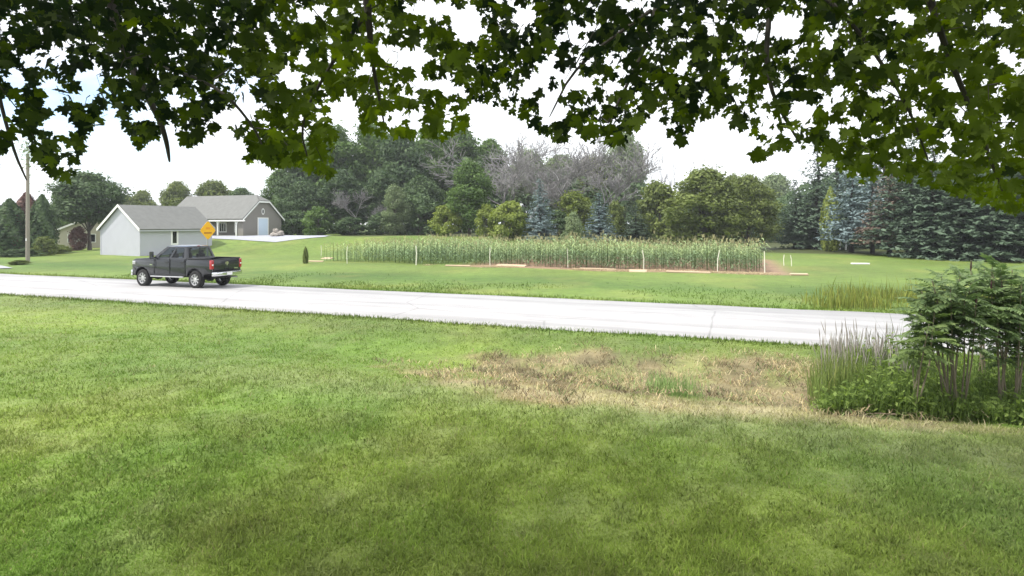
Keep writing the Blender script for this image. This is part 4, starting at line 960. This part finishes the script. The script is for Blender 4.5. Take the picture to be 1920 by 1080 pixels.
# dense wood behind everything (one mass)
rng = np.random.default_rng(77); n = 26000
px_ = rng.uniform(505, 1990, n); Yd = rng.uniform(96, 124, n) - np.clip((px_ - 1450) / 500, 0, 1) * 26
top = np.interp(px_, [505, 560, 620, 840, 930, 1180, 1230, 1440, 1500, 1700, 2000], [372, 330, 290, 290, 330, 330, 372, 372, 345, 315, 310]) + (fbm(px_, px_ * 0, 40, 5) - .5) * 50
X = (px_ - CX) / F * Yd; zg = height(X, Yd); zt = EYE - (top - HY) / F * Yd
z = zg + (zt - zg) * rng.uniform(0, 1, n) ** .8
V, Fc, T_ = cards(np.stack([X, Yd, z], 1), rng.normal(0, .6, (n, 3)) + np.array([0, -.6, .6]), rng.uniform(.3, .6, n), rng.uniform(.5, .8, n), rng, rng.uniform(0, .8, n))
o = mobj('woodland', npmesh('woodland', V, Fc, LM['dark'], tint=T_)); tag(o, 'dense dark mass of woodland behind the separate trees', 'woodland', kind='stuff')

rng = np.random.default_rng(66); n = 9000; q_ = rng.uniform(-21, 3.0, n); p_ = 38.6 + rng.normal(0, .42, n); k = fbm(q_, p_, 2.2, 67) > .43; x, y = from_pq(p_[k], q_[k]); n = len(x)
blades('straw_strip', x, y, rng.uniform(.15, .45, n), rng.uniform(.03, .06, n), rng.uniform(1.2, 1.6, n), np.array([.52, .42, .27]) * rng.uniform(.6, 1.2, n)[:, None], 'tan straw mulch strewn along the front of the corn', 'straw', sd=67)
# ---------------------------------------------------------------- corn patch
M_CORN = colmat('corn_leaf', .3)
def corn_arrays(seed, H_=2.0):
    rng = np.random.default_rng(seed); V, Fc, Cc = [], [], []
    def ribbon(pts, wds, col):
        i = len(V)
        for (p_, sd_), w_ in zip(pts, wds): V.append(p_ - sd_ * w_ / 2); V.append(p_ + sd_ * w_ / 2); Cc.append(col); Cc.append(col)
        for k in range(len(pts) - 1): Fc.append((i + 2*k, i + 2*k + 1, i + 2*k + 3, i + 2*k + 2))
    stem = np.array([.10, .145, .05])
    for a in (0, 1.57):
        sd_ = np.array([math.cos(a), math.sin(a), 0]); ribbon([(np.array([0, 0, -.05]), sd_), (np.array([0, 0, H_ * .55]), sd_), (np.array([0, 0, H_ * .93]), sd_)], [.035, .03, .012], stem)
    az = rng.uniform(0, 6.28)
    for k in range(11):
        az += math.pi + rng.normal(0, .4); z0 = H_ * (.10 + .075 * k); L = rng.uniform(.55, .85) * (1 - .3 * abs(k - 5) / 6); d = np.array([math.cos(az), math.sin(az), 0]); s_ = np.array([-math.sin(az), math.cos(az), 0])
        col = (np.array([.165, .235, .120]) if k < 7 else np.array([.235, .300, .140])) * rng.uniform(.7, 1.35)
        pts = [(np.array([0, 0, z0]) + d * L * f + np.array([0, 0, L * (.75 * f - .95 * f * f)]), s_) for f in (0, .33, .68, 1)]
        ribbon(pts, [.05, .085, .07, .01], col)
    for k in range(6):
        a = rng.uniform(0, 6.28); d = np.array([math.cos(a), math.sin(a), 0]); s_ = np.array([-d[1], d[0], 0])
        ribbon([(np.array([0, 0, H_ * .9]), s_), (np.array([0, 0, H_ * .9 + .28]) + d * .12, s_)], [.02, .018], np.array([.34, .32, .17]))
    return np.array(V), np.array(Fc), np.array(Cc)
CA_ = [corn_arrays(400 + i, 1.9 + .08 * i) for i in range(4)]
CM = [npmesh('corn_plant', a, b_, M_CORN, col=c_ * (1.0, .8, 1.25, 1.1)[i]) for i, (a, b_, c_) in enumerate(CA_)]
rr = random.Random(3); Vs, Fs, Cs = [], [], []; off = 0; cnt = 0
for row in range(18):
    p_ = 40.0 + row * .76; q_ = -31.0 + rr.uniform(0, .2)
    while q_ < 2.3 + rr.uniform(-.4, .4):
        x_, y_ = from_pq(p_ + rr.uniform(-.08, .08) , q_); v = rr.randrange(4); s_ = .88 * rr.uniform(.78, 1.12) * (.72 + .28 * min(1, (q_ + 31) / 7)) * (.78 + .44 * float(vnoise(q_, p_, 2.2, 5)))
        rot = rr.uniform(0, 6.28); z_ = H(x_, y_)
        if row == 0:
            o = bpy.data.objects.new('corn_plant', CM[v]); o.location = (x_, y_, z_); o.rotation_euler = (0, 0, rot); o.scale = (s_, s_, s_); link(o)
            tag(o, 'green corn plant in the front row of the patch', 'corn plant', 'corn plants of the front row')
        else:
            a, b_, c_ = CA_[v]; ca, sa = math.cos(rot), math.sin(rot)
            W_ = np.stack([a[:, 0] * ca - a[:, 1] * sa, a[:, 0] * sa + a[:, 1] * ca, a[:, 2]], 1) * s_ + np.array([x_, y_, z_])
            Vs.append(W_); Fs.append(b_ + off); Cs.append(c_ * rr.uniform(.85, 1.4)); off += len(a)
        q_ += rr.uniform(.26, .5) + (rr.uniform(.3, .8) if rr.random() < .07 else 0)
o = mobj('corn_field', npmesh('corn_field', np.concatenate(Vs), np.concatenate(Fs), M_CORN, col=np.concatenate(Cs))); tag(o, 'dense rows of tasselled corn behind the front row', 'corn', kind='stuff')

# ---------------------------------------------------------------- sumac, reeds and weeds at the right
M_SUM = leafmat('sumac_leaf', (.062, .108, .042), (.175, .240, .100), .32, rough=.6)
M_SUML = leafmat('sumac_leaf_light', (.080, .125, .040), (.170, .230, .080), .32, rough=.55)
M_STEM = solid('sumac_stem', (.16, .135, .095), .85, var=.25, vscale=10)
M_SEED = solid('sumac_seed_head', (.045, .022, .020), .95, var=.3, vscale=20)
def pinnate(seed, L=.46, np_=10, lw=.066, ll=.15, droop=.42):
    rng = np.random.default_rng(seed); V, Fc, T_ = [], [], []
    def quad(a, b_, c_, d, t_): i = len(V); V.extend([a, b_, c_, d]); Fc.append((i, i + 1, i + 2, i + 3)); T_.extend([t_] * 4)
    def mid(f): return np.array([0, L * f, L * (.28 * f - droop * f * f)])
    for k in range(6):
        a, b_ = mid(k / 6), mid((k + 1) / 6); w_ = np.array([.006, 0, 0]); quad(a - w_, b_ - w_, b_ + w_, a + w_, .1)
    for k in range(np_):
        f = .16 + .8 * k / (np_ - 1); b0 = mid(f); l_ = ll * (1.05 - .55 * abs(f - .45)) * rng.uniform(.85, 1.1)
        for s_ in (-1, 1):
            d = np.array([s_ * .86, .42, -.28 + rng.normal(0, .12)]); d /= np.linalg.norm(d); e = np.array([.35 * -s_, .9, 0]); e -= d * e.dot(d); e /= np.linalg.norm(e)
            quad(b0, b0 + d * l_ * .45 + e * lw * .5, b0 + d * l_ + np.array([0, 0, -.02]), b0 + d * l_ * .45 - e * lw * .5, rng.uniform(.2, 1))
    d = mid(1) - mid(.9); d /= np.linalg.norm(d); quad(mid(1), mid(1) + d * ll * .45 + np.array([lw / 2, 0, 0]), mid(1) + d * ll, mid(1) + d * ll * .45 - np.array([lw / 2, 0, 0]), .6)
    return np.array(V), np.array(Fc), np.array(T_)
SL = {}
for nm, mt in (('d', M_SUM), ('l', M_SUML)):
    for i in range(3):
        a, b_, c_ = pinnate(500 + i, .46 + .05 * i); SL[nm, i] = npmesh('leaf', a, b_, mt, tint=c_)
def sumac(name, base, stems, label, tone='d', nl=24, sc=.66, seeds=True, sd=0):
    o = empty(name, (base[0], base[1], H(*base))); tag(o, label, 'shrub', 'sumac shrubs')
    rr = random.Random(sd)
    for (tx, ty, tz) in stems:
        b0 = Vector((rr.uniform(-.14, .14), rr.uniform(-.12, .12), -.05)); tip = Vector((tx, ty, tz)); mid_ = b0.lerp(tip, .5) + Vector((rr.uniform(-.07, .07), rr.uniform(-.07, .07), .06))
        MB().tube([b0, b0.lerp(mid_, .5), mid_, mid_.lerp(tip, .55), tip], [.015, .013, .012, .010, .007], 6).build('stem', M_STEM, o, smooth=True)
        if seeds and rr.random() < .35:
            MB().tube([tip - Vector((0, 0, .02)), tip + Vector((.005, 0, .06)), tip + Vector((.01, 0, .15)), tip + Vector((.012, 0, .2))], [.010, .017, .012, .003], 6).build('seed_head', M_SEED, o, smooth=True)
        az = rr.uniform(0, 6.28)
        for k in range(nl):
            az += 2.4; f = k / nl
            p_ = tip.lerp(mid_, .75 * f)
            lf = bpy.data.objects.new('leaf', SL[tone, rr.randrange(3)]); lf.location = p_
            lf.rotation_euler = (R(rr.uniform(-10, 58) * (1 - f) - 6 * f), R(rr.uniform(-18, 18)), az); s_ = sc * rr.uniform(.75, 1.15); lf.scale = (s_, s_, s_); link(lf, o)
    return o
def gpos(px, py): 
    Y = F * EYE / (py - HY); return ((px - CX) / F * Y, Y)
def stems_to(base, targets, dy=0.0):                    # stem tips from photo pixels at about the base distance
    out_ = []; rr = random.Random(int(base[0] * 100)); z0 = H(*base)
    for px, py in targets:
        Y = base[1] + rr.uniform(-.45, .45); q_ = at(px, py - 14, Y); out_.append((q_.x - base[0], q_.y - base[1], q_.z - z0))
    return out_
b1 = gpos(1792, 757)
sumac('sumac', b1, stems_to(b1, [(1728, 560), (1748, 540), (1765, 528), (1782, 556), (1800, 530), (1822, 540), (1836, 560), (1760, 590), (1808, 600), (1740, 600), (1788, 575), (1722, 590), (1752, 560), (1812, 560), (1830, 585)]), 'big multi-stemmed dark sumac with bare lower stems', sd=1)
b2 = gpos(1888, 752)
sumac('sumac', b2, stems_to(b2, [(1862, 528), (1880, 548), (1898, 520), (1915, 545), (1932, 530), (1870, 590), (1905, 600), (1888, 640), (1950, 560), (1925, 620), (1858, 560), (1876, 520), (1908, 570), (1940, 600), (1895, 555)]), 'dense dark sumac at the right picture edge', sd=2)
b3 = gpos(1724, 768)
sumac('sumac', b3, stems_to(b3, [(1742, 622), (1728, 650), (1752, 600), (1716, 640)]), 'small light-leaved sumac sapling left of the big sumac', 'l', 14, .62, False, sd=3)
b4 = gpos(1846, 715)
sumac('sumac', b4, stems_to(b4, [(1820, 520), (1846, 516), (1860, 530), (1836, 548)]), 'tall sumac rising behind and between the two dark sumacs', sd=4, nl=20)
rng = np.random.default_rng(31)
n = 11000; pxw = rng.uniform(1535, 1990, n); pyw = rng.uniform(700, 772, n); Yw = F * EYE / (pyw - HY); Xw = (pxw - CX) / F * Yw
hw = rng.uniform(.2, 1.0, n) * np.interp(pxw, [1535, 1600, 1690, 1740, 1900], [.5, 1.05, 1.3, .85, .8]) * np.interp(pyw, [700, 772], [1.1, .55])
zw = height(Xw, Yw)
V, Fc, Tw = cards(np.stack([Xw + rng.normal(0, .08, n), Yw, zw + hw * rng.uniform(.2, 1, n)], 1), rng.normal(0, .5, (n, 3)) + np.array([0, -.3, .7]), rng.uniform(.025, .065, n), rng.uniform(.35, .6, n), rng, rng.uniform(0, 1, n))
M_WEED = leafmat('weed_leaf', (.12, .18, .038), (.27, .36, .10), .5)
o = mobj('weed_leaves', npmesh('weed_leaves', V, Fc, M_WEED, tint=Tw)); tag(o, 'leafy light green weeds round the feet of the sumacs', 'weeds', kind='stuff')
col = np.array([.115, .175, .042]) * rng.uniform(.6, 1.5, n)[:, None]
blades('weed_grass', Xw, Yw, hw * 1.15, rng.uniform(.008, .018, n), rng.uniform(.05, .6, n), col, 'long green grass among the weeds below the sumacs', 'long grass', sd=32, segs=2)
n = 1500; pxw = 1590 + rng.normal(0, 1, n) * 36; pyw = rng.uniform(690, 752, n); Yw = F * EYE / (pyw - HY); Xw = (pxw - CX) / F * Yw
k = (pxw > 1515) & (pxw < 1700); Xw, Yw, pxw = Xw[k], Yw[k], pxw[k]; n = len(Xw)
col = np.array([.175, .235, .065]) * rng.uniform(.6, 1.35, n)[:, None] + np.array([.10, .07, .03]) * (rng.uniform(0, 1, n) > .8)[:, None]
blades('reed_clump', Xw, Yw, rng.uniform(.6, 1.05, n) * np.interp(pxw, [1515, 1545, 1600, 1700], [.85, 1.05, 1.05, .8]), rng.uniform(.010, .018, n), rng.uniform(.02, .32, n), col, 'upright clump of green reeds at the right end of the ditch', 'reeds', sd=33, segs=2)
n = 170; pxw = rng.uniform(1540, 1700, n); pyw = rng.uniform(690, 735, n); Yw = F * EYE / (pyw - HY); Xw = (pxw - CX) / F * Yw; zw = height(Xw, Yw)
segs = []
for i in range(n):
    h_ = rng.uniform(.95, 1.32) * np.interp(pxw[i], [1540, 1570, 1640, 1700], [1.0, 1.05, 1.0, .85]); lx, ly = rng.normal(0, .09, 2)
    p0 = np.array([Xw[i], Yw[i], zw[i]]); p1 = p0 + np.array([lx * .6, ly * .6, h_ * .75]); p2 = p0 + np.array([lx, ly, h_])
    segs.append((p0, p1, .003, .0025)); segs.append((p1, (p1 + p2) / 2, .004, .011)); segs.append(((p1 + p2) / 2, p2, .011, .002))
V, Fc = tubes(segs, 4)
o = mobj('seed_plumes', npmesh('seed_plumes', V, Fc, solid('mauve_seed', (.30, .275, .25), .95, var=.25, vscale=8))); tag(o, 'grey-mauve seed plumes standing above the reeds before the road', 'reeds', kind='stuff')
# cut branches lying at the foot of the weeds
M_CUT = solid('cut_branch', (.20, .16, .11), .9, var=.3)
rr = random.Random(12); bpx = gpos(1640, 768)
bp0 = empty('cut_branches', (bpx[0], bpx[1], H(*bpx))); tag(bp0, 'small heap of cut branches on the lawn edge below the weeds', 'branches')
for k in range(16):
    a = rr.uniform(-.5, .5) + (math.pi if rr.random() < .5 else 0); L = rr.uniform(.25, .55); c_ = Vector((rr.uniform(-.4, .45), rr.uniform(-.12, .12), rr.uniform(.02, .09))); d = Vector((math.cos(a), math.sin(a), rr.uniform(-.1, .15))) * L / 2
    MB().tube([c_ - d, c_ + Vector((0, 0, .02)), c_ + d], [.009, .008, .004], 5).build('branch', M_CUT, bp0)
    if k % 2:
        lf = bpy.data.objects.new('leaf', SL['l', k % 3]); lf.location = c_; lf.rotation_euler = (R(8), 0, a); lf.scale = (.6, .6, .6); link(lf, bp0)

# ---------------------------------------------------------------- the maple overhead
def maple_leaf(seed):
    rng = np.random.default_rng(seed)
    half = np.array([(.14, -.10), (.40, -.06), (.33, .10), (.50, .16), (.66, .40), (.47, .42), (.42, .53), (.21, .47), (.20, .62), (.30, .71), (.13, .80)])
    pts = [(0, 0)] + [tuple(h_ * rng.uniform(.92, 1.08)) for h_ in half] + [(0, 1.02)] + [tuple(np.array([-h_[0], h_[1]]) * rng.uniform(.92, 1.08)) for h_ in half[::-1]]
    P = np.array([(0, .34)] + pts); fold = rng.uniform(.12, .35); cup = rng.uniform(-.18, .25)
    z = fold * np.abs(P[:, 0]) + cup * (P[:, 1] - .3) ** 2 + rng.normal(0, .012, len(P))
    V = np.stack([P[:, 0], P[:, 1], z], 1); V[0, 2] = -.015
    m_ = len(pts); Fc = [(0, 1 + k, 1 + (k + 1) % m_) for k in range(m_)]
    i = len(V); V = np.concatenate([V, [[-.014, 0, 0], [.014, 0, 0], [.010, -.55, .10], [-.010, -.55, .10]]]); Fc += [(i, i + 1, i + 2), (i, i + 2, i + 3)]
    return V, np.array(Fc)
ML = [maple_leaf(600 + i) for i in range(5)]
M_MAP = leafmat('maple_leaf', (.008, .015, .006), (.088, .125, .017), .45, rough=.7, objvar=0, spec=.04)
edge = np.array([(-280, 300), (-60, 330), (0, 318), (28, 250), (50, 262), (75, 312), (100, 338), (132, 352), (152, 300), (186, 225), (215, 205), (262, 292), (296, 262), (318, 240), (352, 282), (392, 262), (420, 250), (440, 252), (462, 318), (500, 322), (556, 318), (600, 336), (618, 340), (634, 236), (655, 196), (682, 252), (700, 262), (760, 262), (830, 268), (872, 256), (884, 196), (930, 205), (960, 218), (1010, 256), (1052, 280), (1080, 262), (1132, 280), (1166, 282), (1188, 254), (1232, 205), (1252, 262), (1276, 288), (1302, 236), (1376, 220), (1396, 300), (1412, 322), (1436, 300), (1480, 296), (1520, 284), (1560, 330), (1622, 356), (1650, 330), (1700, 346), (1772, 366), (1830, 384), (1890, 408), (1990, 420), (2100, 400), (2260, 330)])
holes = [(810, 18, 62, 20), (880, 48, 30, 40), (772, 112, 46, 24), (730, 100, 30, 18), (985, 30, 26, 24), (800, 160, 34, 12), (850, 170, 30, 12), (640, 215, 30, 34), (118, 236, 34, 22), (100, 190, 24, 26), (160, 180, 26, 20), (14, 200, 16, 20), (30, 150, 22, 18), (170, 150, 26, 22), (330, 190, 22, 14), (265, 215, 26, 14), (430, 222, 44, 16), (470, 200, 34, 14), (545, 150, 28, 16), (580, 30, 30, 18), (90, 160, 20, 14),
         (1032, 205, 22, 34), (1090, 160, 30, 14), (1150, 165, 24, 10), (1470, 50, 40, 30), (1412, 70, 26, 14), (1500, 210, 24, 26), (1440, 175, 16, 20), (1640, 120, 22, 15), (1690, 30, 24, 18), (1788, 160, 30, 20), (1890, 110, 26, 22), (1860, 40, 30, 14), (1750, 80, 14, 16), (1555, 80, 14, 10), (1565, 240, 18, 10), (1330, 48, 14, 10), (1378, 145, 16, 14), (905, 205, 30, 14), (690, 130, 20, 14), (1250, 50, 16, 8)]
rng = np.random.default_rng(91)
cand = []
tries = 0
while len(cand) < 12500 and tries < 380000:
    tries += 1
    x_ = rng.uniform(-260, 2240); y_ = rng.uniform(-60, 420); e = np.interp(x_, edge[:, 0], edge[:, 1])
    Y = 3.4 + 4.8 * rng.uniform(0, 1) ** 1.1; half_ = .048 * F / Y
    if y_ > e - half_ * .85: continue
    if any(((x_ - a) / (c_ * .8 + half_ * .45)) ** 2 + ((y_ - b_) / (d * .8 + half_ * .45)) ** 2 < 1 for a, b_, c_, d in holes): continue
    if vnoise(x_, y_, 55, 9) < .22 and rng.uniform() < .75: continue
    cand.append((x_, y_, Y))
cand.sort(key=lambda c_: c_[2] + (50 if not (-20 < c_[0] < 1940 and c_[1] > -10) else 0))
def leaf_frame(rng, droop=.9):
    tipd = np.array([rng.normal(0, .62), rng.normal(0, .62), -droop * rng.uniform(.15, 1.5)]); tipd /= np.linalg.norm(tipd)
    nr = np.array([rng.normal(0, .55), -.55 + rng.normal(0, .55), -.35 + rng.normal(0, .55)]); nr -= tipd * nr.dot(tipd); nr /= np.linalg.norm(nr)
    return np.stack([np.cross(tipd, nr), tipd, nr], 1)
MT = empty('maple_tree', (-2.6, -2.8, H(-2.6, -2.8))); tag(MT, 'overhanging maple with dark lobed leaves across the top of the picture', 'tree')
mo = np.array(MT.location)
def ltint(x_, y_): return float(np.clip(np.interp(x_, [0, 420, 560, 700, 880, 960, 1300, 1500, 1700, 1920], [.05, .15, .6, .72, .5, .12, .22, .35, .6, .65]) + np.interp(y_, [0, 150, 330, 420], [-.15, 0, .22, .35]) + rng.normal(0, .26), 0, 1))  # silhouette dark and shone-through green painted into the tint by frame position
leafmesh = {}
Vs, Fs, Ts = [], [], []; off = 0; centres = []
for k, (x_, y_, Y) in enumerate(cand):
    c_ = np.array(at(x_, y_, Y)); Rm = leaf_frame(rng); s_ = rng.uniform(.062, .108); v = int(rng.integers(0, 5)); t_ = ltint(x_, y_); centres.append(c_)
    c_ = c_ - Rm[:, 1] * s_ * .4
    if k < 300:
        tb = int(t_ * 5.99)
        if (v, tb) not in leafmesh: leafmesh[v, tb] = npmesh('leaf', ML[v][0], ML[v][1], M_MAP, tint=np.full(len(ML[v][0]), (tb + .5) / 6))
        o = bpy.data.objects.new('leaf', leafmesh[v, tb])
        o.matrix_local = Matrix.Translation(Vector(c_ - mo)) @ Matrix(Rm.tolist()).to_4x4() @ Matrix.Diagonal((s_, s_, s_, 1)); link(o, MT)
    else:
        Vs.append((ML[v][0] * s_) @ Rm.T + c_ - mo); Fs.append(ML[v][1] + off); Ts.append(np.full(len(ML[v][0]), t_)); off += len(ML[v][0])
# the rest of the crown above and behind the camera
nup = 0
while nup < 5000:
    d = unit(1, rng)[0] * rng.uniform(.3, 1) ** (1 / 3); c_ = np.array([-.3, .6, 6.9]) + d * np.array([8.6, 7.2, 3.4])
    if c_[2] < 3.7: continue
    if c_[1] > .2:
        py = HY - (c_[2] - EYE) / c_[1] * F
        if py > -70: continue
    elif np.linalg.norm(c_ - np.array([0, 0, 3])) < 1.6: continue
    Rm = leaf_frame(rng, .5); v = int(rng.integers(0, 5)); s_ = rng.uniform(.15, .22)
    Vs.append((ML[v][0] * s_) @ Rm.T + c_ - mo); Fs.append(ML[v][1] + off); Ts.append(np.full(len(ML[v][0]), rng.uniform(.2, .6))); off += len(ML[v][0]); nup += 1
o = mobj('foliage', npmesh('foliage', np.concatenate(Vs), np.concatenate(Fs), M_MAP, tint=np.concatenate(Ts)), MT); tag(o, kind='stuff')
MB().tube([(0, 0, -.3), (.03, .02, .6), (.1, .1, 2.4), (.2, .3, 4.2), (.4, .7, 6.2), (.6, 1.1, 8.6)], [.36, .27, .23, .19, .13, .04], 14).build('trunk', M_BARK, MT, smooth=True)
def limb(pts, rad, nm='branch'):
    ps = [Vector(p_) - Vector(mo) for p_ in pts]
    for _ in range(2):                                  # smooth the path
        q_ = [ps[0]]
        for a, b_ in zip(ps, ps[1:]): q_ += [a.lerp(b_, .25), a.lerp(b_, .75)]
        ps = q_ + [ps[-1]]
    rr_ = np.interp(np.linspace(0, 1, len(ps)), np.linspace(0, 1, len(rad)), rad)
    MB().tube(ps, list(rr_), 7).build(nm, M_BARKD, MT, smooth=True)
TB = (-2.3, -2.4, 5.6)
limb([TB, (-2.0, .8, 5.8), at(190, -60, 5.0), at(236, 110, 5.0), at(296, 215, 5.0), at(312, 262, 5.0), at(318, 304, 5.0)], [.09, .07, .05, .034, .024, .018, .006])
limb([TB, (-1.0, 1.0, 5.9), at(680, -120, 3.8), at(690, 20, 3.8), at(698, 120, 3.9), at(720, 230, 4.0)], [.08, .06, .04, .024, .012, .005])
limb([TB, (-3.0, .6, 5.6), at(-40, -20, 4.6), at(-10, 150, 4.6), at(24, 280, 4.6), at(50, 338, 4.6)], [.07, .05, .026, .015, .010, .004])
limb([(-2.1, -2.1, 6.2), (.5, 1.4, 6.2), at(1260, -100, 4.2), at(1220, 60, 4.2), at(1196, 120, 4.2), at(1140, 230, 4.3)], [.08, .06, .04, .018, .012, .005])
limb([(-2.1, -2.1, 6.2), (1.6, 1.0, 6.4), at(1480, -160, 4.4), at(1440, 20, 4.3), at(1436, 160, 4.3), at(1500, 270, 4.4)], [.08, .06, .04, .02, .014, .005])
limb([(-2.1, -2.1, 6.4), (2.6, 1.2, 6.4), at(1700, -160, 4.2), at(1760, 60, 4.2), at(1830, 230, 4.3), at(1880, 360, 4.4)], [.08, .06, .04, .022, .014, .005])
limb([at(1480, -60, 4.3), at(1600, 40, 4.2), at(1700, 190, 4.2), at(1740, 300, 4.2)], [.026, .016, .01, .004])
limb([at(690, 20, 3.8), at(620, 120, 3.9), at(560, 230, 4.0), at(580, 310, 4.0)], [.018, .012, .008, .003])
limb([at(1220, 20, 4.2), at(1080, 120, 4.0), at(1030, 220, 4.0)], [.016, .010, .003])
limb([at(236, 110, 5.0), at(400, 150, 3.6), at(480, 240, 3.7), at(500, 300, 3.7)], [.018, .011, .007, .003])
# fine twigs from the branches to the leaf groups
rr = random.Random(8); tw = []
big = [np.array(at(*a)) for a in ((236, 110, 3.5), (300, 215, 3.4), (690, 20, 3.8), (698, 120, 3.9), (-10, 150, 3.3), (1220, 60, 4.2), (1140, 230, 4.3), (1440, 20, 4.3), (1436, 160, 4.3), (1760, 60, 4.2), (1830, 230, 4.3), (1600, 40, 4.2), (1700, 190, 4.2), (620, 120, 3.9), (560, 230, 4.0), (1080, 120, 4.0), (480, 240, 3.7), (400, 150, 3.6))]
for c_ in rr.sample(centres, 260):
    a = min(big, key=lambda b_: np.linalg.norm(b_ - c_)); 
    if np.linalg.norm(a - c_) > .55: a = c_ + np.array([rr.uniform(-.12, .12), rr.uniform(-.1, .2), rr.uniform(.12, .3)])
    m_ = a + (c_ - a) * .55 + np.array([rr.uniform(-.06, .06), rr.uniform(-.06, .06), .08])
    tw += [(a - mo, m_ - mo, .005, .003), (m_ - mo, c_ - mo, .003, .0015)]
V, Fc = tubes(tw, 4); o = mobj('twigs', npmesh('twigs', V, Fc, M_BARKD), MT); tag(o, kind='stuff')
